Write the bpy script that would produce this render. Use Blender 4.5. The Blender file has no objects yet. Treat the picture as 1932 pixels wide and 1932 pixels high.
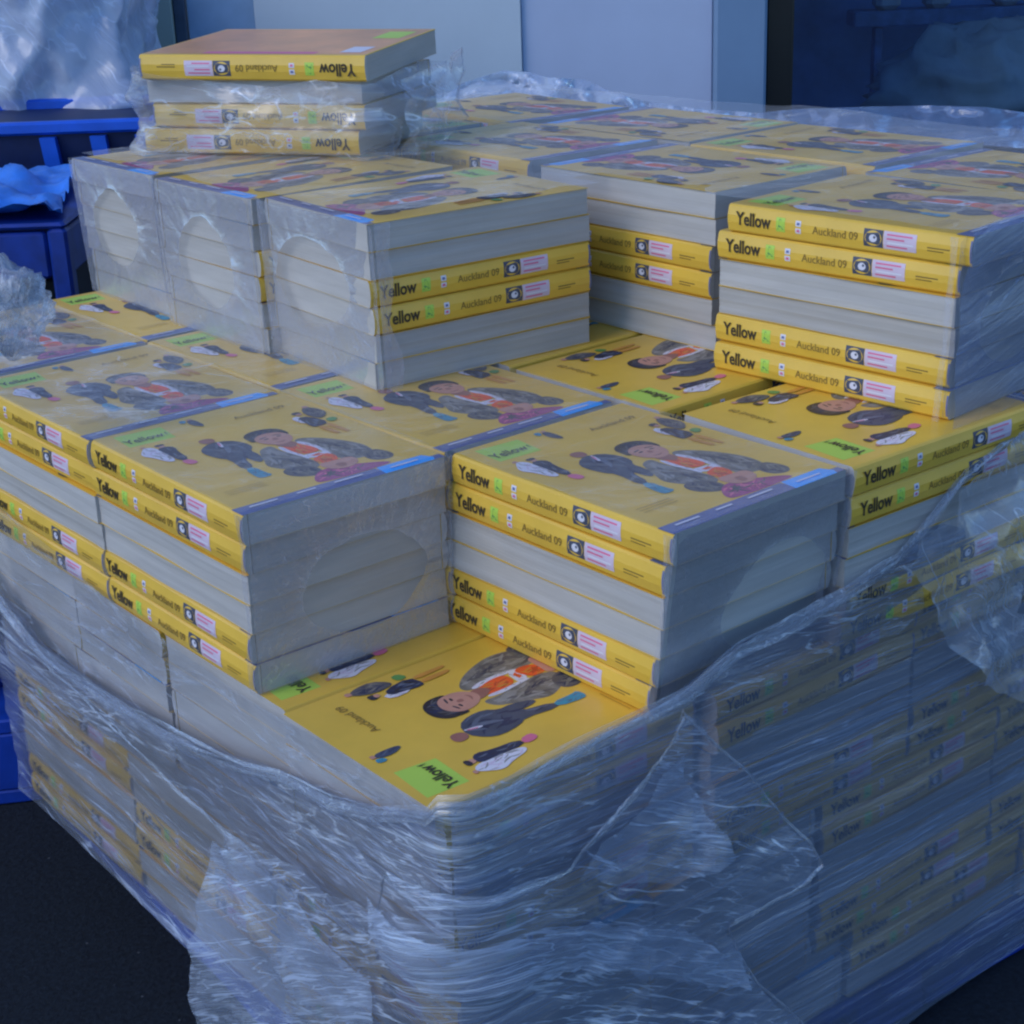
import bpy, math, random
from mathutils import Vector, Matrix, noise
from mathutils.geometry import delaunay_2d_cdt
random.seed(7)
S = 0.215                      # one book width in metres; the load is laid out in book widths
L = 1.3038; H = 0.8087; T = H/6
GZ = -2.33                     # ground level
scene = bpy.context.scene
col = scene.collection

# ------------------------------------------------------------------ camera
CO = Vector((-2.9583, -4.0238, 3.0549))
FW = Vector((0.58942, 0.72398, -0.35837)).normalized()
RT = Vector((0.76658, -0.64122, -0.03456)).normalized()
UP = RT.cross(FW).normalized()
FL = 1.5960
cam = bpy.data.cameras.new('camera'); co = bpy.data.objects.new('camera', cam); col.objects.link(co)
m = Matrix((RT, UP, -FW)).transposed().to_4x4(); m.translation = CO*S
co.matrix_world = m
cam.sensor_width = 36; cam.lens = 36*FL; cam.clip_start = .02; cam.clip_end = 500
scene.camera = co
def ray(px, py):
    return FW + RT*((px-966)/1932/FL) - UP*((py-966)/1932/FL)
E1 = Vector((FW.y, -FW.x, 0)).normalized()      # across the view, level
E2 = Vector((FW.x, FW.y, 0)).normalized()       # away from the viewer, level
def at(px, py, d):                               # a point of the vertical plane d book widths ahead
    r = ray(px, py); return CO + r*(d/(r.dot(E2)))
def atz(px, py, z):
    r = ray(px, py); return CO + r*((z-CO.z)/r.z)

# ------------------------------------------------------------------ materials
MATS = {}
def nodes(name):
    m = bpy.data.materials.new(name); m.use_nodes = True
    nt = m.node_tree; nt.nodes.clear(); MATS[name] = m
    return m, nt, nt.nodes.new, nt.links.new
def setin(n, **k):
    for a, b in k.items(): n.inputs[a.replace('_', ' ')].default_value = b
def rgba(c): return (c[0], c[1], c[2], 1)
def plain(name, c, rough=.5, spec=.5, var=.12, scale=30, bump=0, coat=0, stretch=(1, 1, 1), metal=0):
    m, nt, N, K = nodes(name)
    out = N('ShaderNodeOutputMaterial'); b = N('ShaderNodeBsdfPrincipled')
    setin(b, Roughness=rough, Metallic=metal); b.inputs['Specular IOR Level'].default_value = spec
    b.inputs['Coat Weight'].default_value = coat; b.inputs['Coat Roughness'].default_value = .25
    K(b.outputs[0], out.inputs[0])
    tc = N('ShaderNodeTexCoord'); mp = N('ShaderNodeMapping'); mp.inputs['Scale'].default_value = stretch
    K(tc.outputs['Object'], mp.inputs[0])
    no = N('ShaderNodeTexNoise'); setin(no, Scale=scale, Detail=6.0, Roughness=.6); K(mp.outputs[0], no.inputs['Vector'])
    mr = N('ShaderNodeMapRange'); setin(mr, To_Min=1-var, To_Max=1+var); mr.inputs['From Min'].default_value=.3; mr.inputs['From Max'].default_value=.7
    K(no.outputs['Fac'], mr.inputs['Value'])
    mx = N('ShaderNodeVectorMath'); mx.operation = 'SCALE'; mx.inputs[0].default_value = c
    K(mr.outputs[0], mx.inputs['Scale']); K(mx.outputs[0], b.inputs['Base Color'])
    if bump:
        bp = N('ShaderNodeBump'); setin(bp, Strength=bump, Distance=.002); K(no.outputs['Fac'], bp.inputs['Height']); K(bp.outputs[0], b.inputs['Normal'])
    return m
YEL = (.78, .485, .06)
plain('cover_yellow', YEL, .38, .5, .08, 14, .08, coat=.25)
plain('cover_orange', (.78, .34, .11), .35, .5, .35, 6, 0, coat=.3)
plain('ink_black', (.06, .045, .03), .4, .3, .05)
plain('ink_brown', (.26, .16, .04), .45, .3, .05)
plain('ink_green', (.46, .66, .09), .4, .4, .04)
plain('ink_leaf', (.12, .30, .08), .4, .4, .2)
plain('ink_azure', (.03, .42, 1.0), .28, .6, .05, coat=.3)  # printed tag blue, raised so its bright reflection sits in the colour
plain('ink_slate', (.13, .16, .33), .35, .5, .08, coat=.2)
plain('ink_white', (.72, .70, .78), .4, .4, .03)
plain('ink_lilac', (.66, .54, .66), .4, .4, .05)
plain('ink_pink', (.72, .16, .28), .4, .4, .05)
plain('ink_skin', (.55, .27, .20), .45, .4, .1, 60)
plain('ink_skin_dark', (.34, .14, .11), .45, .4, .1, 60)
plain('ink_hair', (.035, .028, .035), .4, .4, .3, 90)
plain('ink_grey', (.21, .19, .17), .45, .4, .4, 40, stretch=(1, 3, 1))
plain('ink_grey_light', (.31, .29, .27), .45, .4, .2, 70)
plain('ink_suit_light', (.13, .15, .21), .45, .4, .2, 60)
plain('ink_skin_light', (.66, .38, .30), .45, .4, .1, 60)
plain('ink_red_dark', (.52, .07, .03), .4, .4, .1, 60)
plain('ink_grey_dark', (.11, .10, .11), .45, .4, .25, 70)
plain('ink_suit', (.07, .08, .12), .45, .4, .2, 60)
plain('ink_navy', (.03, .035, .08), .45, .4, .2, 60)
plain('ink_red', (.88, .11, .03), .4, .4, .06, 60)
plain('ink_magenta', (.38, .06, .20), .4, .4, .2, 60)
plain('ink_cyan', (.05, .30, .42), .4, .4, .1)
plain('ink_tan', (.62, .28, .05), .4, .4, .1)
plain('blue_paint', (.003, .030, .25), .42, .5, .35, 18, .3)
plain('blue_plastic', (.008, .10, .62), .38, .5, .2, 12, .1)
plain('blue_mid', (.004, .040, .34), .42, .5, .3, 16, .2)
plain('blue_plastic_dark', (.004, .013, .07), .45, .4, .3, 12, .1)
plain('blue_sheet', (.03, .20, .72), .35, .6, .3, 26, .8)
plain('dark_load', (.008, .010, .018), .6, .3, .4, 12, .2)
plain('wall_cream', (.52, .60, .68), .7, .3, .04, 5, .05)
plain('wall_shade_blue', (.45, .52, .69), .7, .3, .04, 5, .05)  # cooler copy of the wall colour, with a turned face's shade painted in
plain('wall_pillar', (.17, .27, .42), .6, .3, .06, 5, .05)
plain('wall_green', (.30, .38, .37), .7, .3, .05, 5, .05)
plain('frame_black', (.004, .005, .008), .35, .4, .2)
plain('frame_dark', (.04, .07, .12), .4, .4, .2)
plain('pane_blue', (.22, .36, .56), .35, .5, .35, 3)
plain('load_reflection_grey', (.30, .36, .45), .7, .3, .2, 8, .5)
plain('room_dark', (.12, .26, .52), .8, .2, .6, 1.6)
plain('reflection_dark', (.08, .17, .36), .6, .3, .3, 20, .3)

# page edges: hundreds of thin sheets
def pages(name, c, seed):
    m, nt, N, K = nodes(name)
    out = N('ShaderNodeOutputMaterial'); b = N('ShaderNodeBsdfPrincipled'); setin(b, Roughness=.75); b.inputs['Specular IOR Level'].default_value = .25
    K(b.outputs[0], out.inputs[0])
    tc = N('ShaderNodeTexCoord'); mp = N('ShaderNodeMapping'); mp.inputs['Scale'].default_value = (3, 3, 430); mp.inputs['Location'].default_value = (seed, seed*2, seed*3)
    K(tc.outputs['Object'], mp.inputs[0])
    n1 = N('ShaderNodeTexNoise'); setin(n1, Scale=1.0, Detail=3.0); K(mp.outputs[0], n1.inputs['Vector'])
    mp2 = N('ShaderNodeMapping'); mp2.inputs['Scale'].default_value = (9, 9, 60); K(tc.outputs['Object'], mp2.inputs[0])
    n2 = N('ShaderNodeTexNoise'); setin(n2, Scale=1.0, Detail=5.0); K(mp2.outputs[0], n2.inputs['Vector'])
    ad = N('ShaderNodeMath'); ad.operation = 'MULTIPLY_ADD'; K(n1.outputs['Fac'], ad.inputs[0]); ad.inputs[1].default_value = .34
    K(n2.outputs['Fac'], ad.inputs[2])
    mr = N('ShaderNodeMapRange'); setin(mr, To_Min=.85, To_Max=1.09); mr.inputs['From Min'].default_value = .42; mr.inputs['From Max'].default_value = .95; K(ad.outputs[0], mr.inputs['Value'])
    sc = N('ShaderNodeVectorMath'); sc.operation = 'SCALE'; sc.inputs[0].default_value = c; K(mr.outputs[0], sc.inputs['Scale']); K(sc.outputs[0], b.inputs['Base Color'])
    bp = N('ShaderNodeBump'); setin(bp, Strength=.5, Distance=.0006); K(n1.outputs['Fac'], bp.inputs['Height']); K(bp.outputs[0], b.inputs['Normal'])
    return m
PG = [pages('paper_edge', (.46, .44, .42), 1.3), pages('paper_edge_pale', (.49, .47, .45), 4.1), pages('paper_edge_dull', (.43, .41, .39), 7.7)]

def film(name, base, amp, scale, rot=0, patch=(1.2, 1.2), thresh=.45, tint=(.74, .80, .92), ridged=False, gloss=.35, rim=0, bumpd=.004, edge=None, pamp=1.0, warp=.35, fine=.5, crease=.5, cs=(2.2, 6.0), trl=.35, blur=0, fres=.45):
    """clear stretch film: see-through, whitened where it is creased; uv are in book widths"""
    m, nt, N, K = nodes(name)
    out = N('ShaderNodeOutputMaterial')
    tc = N('ShaderNodeTexCoord')
    wn = N('ShaderNodeTexNoise'); setin(wn, Scale=1.3, Detail=3.0); K(tc.outputs['UV'], wn.inputs['Vector'])
    ws = N('ShaderNodeVectorMath'); ws.operation = 'MULTIPLY_ADD'; K(wn.outputs['Color'], ws.inputs[0]); ws.inputs[1].default_value = (warp, warp, 0); K(tc.outputs['UV'], ws.inputs[2])
    mp = N('ShaderNodeMapping'); mp.inputs['Rotation'].default_value = (0, 0, rot); K(ws.outputs[0], mp.inputs[0])
    mp1 = N('ShaderNodeMapping'); mp1.inputs['Scale'].default_value = (scale[0], scale[1], 1); K(mp.outputs[0], mp1.inputs[0])
    n1 = N('ShaderNodeTexNoise')
    if ridged: n1.noise_type = 'RIDGED_MULTIFRACTAL'
    setin(n1, Scale=1.0, Detail=6.0, Roughness=.6, Distortion=.1); K(mp1.outputs[0], n1.inputs['Vector'])
    s1 = N('ShaderNodeMapRange'); s1.interpolation_type = 'SMOOTHSTEP'
    s1.inputs['From Min'].default_value = thresh; s1.inputs['From Max'].default_value = thresh+(1.1 if ridged else .26); K(n1.outputs['Fac'], s1.inputs['Value'])
    mp2 = N('ShaderNodeMapping'); mp2.inputs['Scale'].default_value = (patch[0], patch[1], 1); mp2.inputs['Location'].default_value = (3.1, 8.2, 0); K(mp.outputs[0], mp2.inputs[0])
    n2 = N('ShaderNodeTexNoise'); setin(n2, Scale=1.0, Detail=4.0, Distortion=.5); K(mp2.outputs[0], n2.inputs['Vector'])
    s2 = N('ShaderNodeMapRange'); s2.inputs['From Min'].default_value = .40; s2.inputs['From Max'].default_value = .64; setin(s2, To_Min=1-pamp, To_Max=1.0); K(n2.outputs['Fac'], s2.inputs['Value'])
    mu = N('ShaderNodeMath'); mu.operation = 'MULTIPLY'; K(s1.outputs[0], mu.inputs[0]); K(s2.outputs[0], mu.inputs[1])
    mp3 = N('ShaderNodeMapping'); mp3.inputs['Scale'].default_value = (scale[0]*2.5, scale[1]*3.1, 1); mp3.inputs['Location'].default_value = (7, 1, 0); K(mp.outputs[0], mp3.inputs[0])
    n3 = N('ShaderNodeTexNoise'); setin(n3, Scale=1.0, Detail=4.0, Roughness=.7, Distortion=.3); K(mp3.outputs[0], n3.inputs['Vector'])
    s3 = N('ShaderNodeMapRange'); s3.inputs['From Min'].default_value = .52; s3.inputs['From Max'].default_value = .74; setin(s3, To_Min=0.0, To_Max=fine); K(n3.outputs['Fac'], s3.inputs['Value'])
    s3m = N('ShaderNodeMath'); s3m.operation = 'MULTIPLY_ADD'; K(s3.outputs[0], s3m.inputs[0]); K(s2.outputs[0], s3m.inputs[1]); K(mu.outputs[0], s3m.inputs[2])
    a1 = N('ShaderNodeMath'); a1.operation = 'MULTIPLY_ADD'; K(s3m.outputs[0], a1.inputs[0]); a1.inputs[1].default_value = amp; a1.inputs[2].default_value = base
    last = a1
    for ci, (cf, cw) in enumerate(((1.0, .016), (2.3, .022))):
        mc = N('ShaderNodeMapping'); mc.inputs['Scale'].default_value = (cs[0]*cf, cs[1]*cf, 1); mc.inputs['Location'].default_value = (ci*5.3, 2.7, 0); mc.inputs['Rotation'].default_value = (0, 0, .25-.5*ci); K(mp.outputs[0], mc.inputs[0])
        nc = N('ShaderNodeTexNoise'); setin(nc, Scale=1.0, Detail=3.0, Roughness=.5, Distortion=.25); K(mc.outputs[0], nc.inputs['Vector'])
        sb = N('ShaderNodeMath'); sb.operation = 'SUBTRACT'; K(nc.outputs['Fac'], sb.inputs[0]); sb.inputs[1].default_value = .5
        ab = N('ShaderNodeMath'); ab.operation = 'ABSOLUTE'; K(sb.outputs[0], ab.inputs[0])
        cm = N('ShaderNodeMapRange'); cm.inputs['From Min'].default_value = 0; cm.inputs['From Max'].default_value = cw; setin(cm, To_Min=crease*(.75 if ci else 1), To_Max=0.0); K(ab.outputs[0], cm.inputs['Value'])
        # creases come and go along their length
        ck = N('ShaderNodeMapRange'); ck.inputs['From Min'].default_value = .40; ck.inputs['From Max'].default_value = .62; K((n2 if ci else n3).outputs['Fac'], ck.inputs['Value'])
        cx = N('ShaderNodeMath'); cx.operation = 'MULTIPLY_ADD'; K(cm.outputs[0], cx.inputs[0]); K(ck.outputs[0], cx.inputs[1]); K(last.outputs[0], cx.inputs[2]); last = cx
    # a second haze that follows the broad patches
    a2 = N('ShaderNodeMath'); a2.operation = 'MULTIPLY_ADD'; K(s2.outputs[0], a2.inputs[0]); a2.inputs[1].default_value = amp*.16; K(last.outputs[0], a2.inputs[2]); last = a2
    if rim:      # thick rim where v is near 0
        sp = N('ShaderNodeSeparateXYZ'); K(tc.outputs['UV'], sp.inputs[0])
        r1 = N('ShaderNodeMapRange'); r1.inputs['From Min'].default_value = 0; r1.inputs['From Max'].default_value = .05; setin(r1, To_Min=rim, To_Max=0.0); K(sp.outputs['Y'], r1.inputs['Value'])
        rn = N('ShaderNodeTexNoise'); setin(rn, Scale=3.0); K(tc.outputs['UV'], rn.inputs['Vector'])
        rr = N('ShaderNodeMapRange'); rr.inputs['From Min'].default_value = .42; rr.inputs['From Max'].default_value = .6; K(rn.outputs['Fac'], rr.inputs['Value'])
        rm = N('ShaderNodeMath'); rm.operation = 'MULTIPLY'; K(r1.outputs[0], rm.inputs[0]); K(rr.outputs[0], rm.inputs[1])
        ra = N('ShaderNodeMath'); ra.operation = 'ADD'; K(last.outputs[0], ra.inputs[0]); K(rm.outputs[0], ra.inputs[1]); last = ra
    cl = N('ShaderNodeClamp'); cl.inputs['Max'].default_value = .94; K(last.outputs[0], cl.inputs['Value'])
    bp = N('ShaderNodeBump'); setin(bp, Strength=.9, Distance=bumpd); K(n1.outputs['Fac'], bp.inputs['Height'])
    tr = N('ShaderNodeBsdfTransparent'); tr.inputs[0].default_value = (.96, .97, 1, 1)
    clear = tr
    if blur:     # several stretched layers scatter what lies behind them a little
        rf = N('ShaderNodeBsdfRefraction'); rf.inputs['IOR'].default_value = 1.02; rf.inputs['Roughness'].default_value = .22; rf.inputs['Color'].default_value = (.96, .97, 1, 1)
        mb_ = N('ShaderNodeMixShader'); mb_.inputs[0].default_value = blur; K(tr.outputs[0], mb_.inputs[1]); K(rf.outputs[0], mb_.inputs[2]); clear = mb_
    di = N('ShaderNodeBsdfDiffuse'); di.inputs[0].default_value = rgba(tint); K(bp.outputs[0], di.inputs['Normal'])
    tl = N('ShaderNodeBsdfTranslucent'); tl.inputs[0].default_value = rgba(tint); K(bp.outputs[0], tl.inputs['Normal'])
    md = N('ShaderNodeMixShader'); md.inputs[0].default_value = trl; K(di.outputs[0], md.inputs[1]); K(tl.outputs[0], md.inputs[2])
    gl = N('ShaderNodeBsdfGlossy'); gl.inputs['Roughness'].default_value = .22; gl.inputs['Color'].default_value = (.9, .93, 1, 1); K(bp.outputs[0], gl.inputs['Normal'])
    mg = N('ShaderNodeMixShader'); mg.inputs[0].default_value = gloss; K(md.outputs[0], mg.inputs[1]); K(gl.outputs[0], mg.inputs[2])
    m1 = N('ShaderNodeMixShader'); K(cl.outputs[0], m1.inputs[0]); K(clear.outputs[0], m1.inputs[1]); K(mg.outputs[0], m1.inputs[2])
    lw = N('ShaderNodeLayerWeight'); lw.inputs['Blend'].default_value = .25; K(bp.outputs[0], lw.inputs['Normal'])
    lm = N('ShaderNodeMath'); lm.operation = 'MULTIPLY'; K(lw.outputs['Fresnel'], lm.inputs[0]); lm.inputs[1].default_value = fres
    m2 = N('ShaderNodeMixShader'); K(lm.outputs[0], m2.inputs[0]); K(m1.outputs[0], m2.inputs[1]); K(gl.outputs[0], m2.inputs[2])
    K(m2.outputs[0], out.inputs[0])
    return m
BT = (.66, .76, 1.0)
film('film_left', .14, .58, (.6, 16), rot=.06, patch=(.7, 2.4), thresh=.50, tint=BT, fine=.8, gloss=.2, crease=.75, cs=(.6, 8), warp=.12, blur=.5)
film('film_left_light', .10, .34, (.9, 14), rot=.05, patch=(1.1, 1.6), thresh=.52, gloss=.2, tint=(.72, .80, .97), crease=.55, cs=(1.0, 4.5), warp=.2)
film('film_right', .30, .46, (.35, 18), rot=.05, patch=(.4, 2.6), thresh=.51, tint=(.46, .58, .84), fine=.8, gloss=.2, crease=.40, cs=(.4, 9), warp=.08, blur=.5)  # same clear film, the right side's shade mixed into its tint
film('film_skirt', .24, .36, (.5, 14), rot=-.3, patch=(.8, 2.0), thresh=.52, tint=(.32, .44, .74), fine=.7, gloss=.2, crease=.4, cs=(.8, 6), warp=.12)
film('film_flap', .09, .68, (1.0, 17), rot=0, patch=(1.2, 1.9), thresh=.52, gloss=.22, tint=(.72, .82, 1.0), fine=1.1, bumpd=.003, crease=1.0, cs=(1.0, 6.5), warp=.14)
film('film_dense', .26, .66, (1.1, 19), rot=0, patch=(1.5, 2.2), thresh=.50, gloss=.22, tint=(.66, .78, 1.0), fine=1.1, bumpd=.003, crease=1.0, cs=(1.0, 8), warp=.12)
film('film_band', .04, .62, (1.3, 15), rot=0, patch=(1.0, 1.8), thresh=.50, gloss=.22, tint=(.76, .85, 1.0), fine=1.1, crease=1.0, cs=(1.0, 7), warp=.12)
film('film_scrap', .24, .7, (1.0, 9), rot=1.0, patch=(1.4, 1.4), thresh=.50, gloss=.22, bumpd=.004, warp=.35, tint=(.76, .85, 1.0), fine=1.0, crease=.55, cs=(1.6, 4))
film('film_hem', .16, .6, (1.0, 50), rot=0, patch=(1.0, 6), thresh=.48, gloss=.3, tint=(.80, .88, 1.0), crease=.5, warp=.05)
film('film_top', .11, .28, (1.5, 4), rot=.4, patch=(.7, .9), thresh=.47, gloss=.06, tint=(1, .99, .95), fres=.15, crease=.16, cs=(1.0, 2.4), trl=.1)
film('film_milky', .26, .20, (4.5, 2.2), rot=0, patch=(2.0, 2.0), thresh=.52, rim=.16, gloss=.25, bumpd=.002, warp=.2, tint=(.74, .76, .88), crease=.35, cs=(2.2, 2.2), fres=.24)
film('film_heap', .62, .30, (1.5, 5.0), rot=.9, patch=(.6, .8), thresh=.4, gloss=.05, bumpd=.006, tint=(.70, .80, 1.0), crease=.5, cs=(1.0, 2.2))
film('film_ridge', .45, .3, (1.5, 5), rot=.1, patch=(.8, 1.2), thresh=.45, gloss=.12, tint=(.42, .55, .90), crease=.2)
film('film_wrap', .14, .20, (4.5, 2.2), rot=0, patch=(2.0, 2.0), thresh=.52, rim=.22, gloss=.25, bumpd=.002, warp=.2, tint=(.74, .76, .88), crease=.4, cs=(2.2, 2.2), fres=.30)
film('film_cover', .08, .22, (2.2, 5.0), rot=.5, patch=(1.1, 1.4), thresh=.5, gloss=.06, bumpd=.0015, tint=(1, .96, .88), fres=.12, crease=.12, cs=(1.4, 3), trl=.1)
film('film_cover_glare', .10, .60, (1.6, 3.0), rot=.9, patch=(1.4, 1.6), thresh=.45, gloss=.10, bumpd=.0015, tint=(.90, .94, 1.0), crease=.3, cs=(1.4, 3), trl=.1, fres=.2)  # same wrap with sky glare painted in as whiter patches
film('film_pile', .16, .42, (1.1, 5), rot=.12, patch=(1.2, 3), thresh=.46, gloss=.2, crease=.6, cs=(1.6, 3.4), tint=(.80, .84, .96))

# ------------------------------------------------------------------ mesh helpers
class MB:
    def __init__(s): s.v = []; s.f = []; s.m = []; s.mats = []; s.uv = None
    def mi(s, n):
        if n not in s.mats: s.mats.append(n)
        return s.mats.index(n)
    def add(s, vs, fs, mat):
        b = len(s.v); s.v += [tuple(v) for v in vs]; k = s.mi(mat)
        for f in fs: s.f.append([b+i for i in f]); s.m.append(k)
    def box(s, lo, hi, mat, M=None):
        x0, y0, z0 = lo; x1, y1, z1 = hi
        vs = [Vector(p) for p in ((x0,y0,z0),(x1,y0,z0),(x1,y1,z0),(x0,y1,z0),(x0,y0,z1),(x1,y0,z1),(x1,y1,z1),(x0,y1,z1))]
        if M: vs = [M @ v for v in vs]
        s.add(vs, [(3,2,1,0),(4,5,6,7),(0,1,5,4),(1,2,6,5),(2,3,7,6),(3,0,4,7)], mat)
    def leafbox(s, lo, hi, mat, cut):          # a sheet of card: printed faces, bare paper where it was trimmed
        x0, y0, z0 = lo; x1, y1, z1 = hi
        vs = [(x0,y0,z0),(x1,y0,z0),(x1,y1,z0),(x0,y1,z0),(x0,y0,z1),(x1,y0,z1),(x1,y1,z1),(x0,y1,z1)]
        s.add(vs, [(3,2,1,0),(4,5,6,7),(1,2,6,5),(3,0,4,7)], mat); s.add(vs, [(0,1,5,4),(2,3,7,6)], cut)
    def bbox(s, lo, hi, mat, M=None, b=.01):      # box with chamfered vertical and top edges
        x0, y0, z0 = lo; x1, y1, z1 = hi
        def ring(i, z):
            return [(x0+b+i,y0+i,z),(x1-b-i,y0+i,z),(x1-i,y0+b+i,z),(x1-i,y1-b-i,z),(x1-b-i,y1-i,z),(x0+b+i,y1-i,z),(x0+i,y1-b-i,z),(x0+i,y0+b+i,z)]
        rs = [ring(b, z0), ring(0, z0+b), ring(0, z1-b), ring(b, z1)]
        vs = [Vector(p) for r in rs for p in r]
        if M: vs = [M @ v for v in vs]
        fs = [tuple(reversed(range(8))), tuple(range(24, 32))]
        for k in range(3):
            for i in range(8): fs.append((k*8+i, k*8+(i+1) % 8, (k+1)*8+(i+1) % 8, (k+1)*8+i))
        s.add(vs, fs, mat)
    def build(s, name, parent=None, scale=S, smooth=False):
        me = bpy.data.meshes.new(name)
        me.from_pydata([(v[0]*scale, v[1]*scale, v[2]*scale) for v in s.v], [], s.f)
        for n in s.mats: me.materials.append(MATS[n])
        me.polygons.foreach_set('material_index', s.m)
        if s.uv:
            ul = me.uv_layers.new(name='UVMap')
            for l in me.loops: ul.data[l.index].uv = s.uv[l.vertex_index]
        if smooth: me.polygons.foreach_set('use_smooth', [True]*len(me.polygons))
        me.update()
        o = bpy.data.objects.new(name, me); col.objects.link(o)
        if parent: o.parent = parent
        return o
def tag(o, label, cat, group=None, kind=None):
    if label:
        n = len(label.split()); assert 4 <= n <= 16, (n, label)
        o['label'] = label
    if cat: o['category'] = cat
    if group: o['group'] = group
    if kind: o['kind'] = kind
    return o
def empty(name, loc=(0, 0, 0), rz=0):
    o = bpy.data.objects.new(name, None); col.objects.link(o); o.location = Vector(loc)*S; o.rotation_euler = (0, 0, rz)
    o.empty_display_size = .05
    return o

# text outlines as flat polygons
def text_mesh(txt, size, bold=0.0):
    cu = bpy.data.curves.new('t', 'FONT'); cu.body = txt; cu.size = size; cu.offset = bold; cu.resolution_u = 3; cu.fill_mode = 'FRONT'
    o = bpy.data.objects.new('t', cu); col.objects.link(o)
    bpy.context.view_layer.update()
    me = bpy.data.meshes.new_from_object(o.evaluated_get(bpy.context.evaluated_depsgraph_get()))
    vs = [v.co.copy() for v in me.vertices]; fs = [tuple(p.vertices) for p in me.polygons]
    bpy.data.objects.remove(o); bpy.data.curves.remove(cu); bpy.data.meshes.remove(me)
    x0 = min(v.x for v in vs); x1 = max(v.x for v in vs)
    return [Vector((v.x-x0, v.y, 0)) for v in vs], fs, x1-x0
def put_text(mb, txt, size, mat, fn, width=None, bold=0.0, k=0):
    vs, fs, w = text_mesh(txt, size, bold)
    sx = (width/w) if width else 1
    mb.add([fn(v.x*sx, v.y, k) for v in vs], fs, mat)

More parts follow.
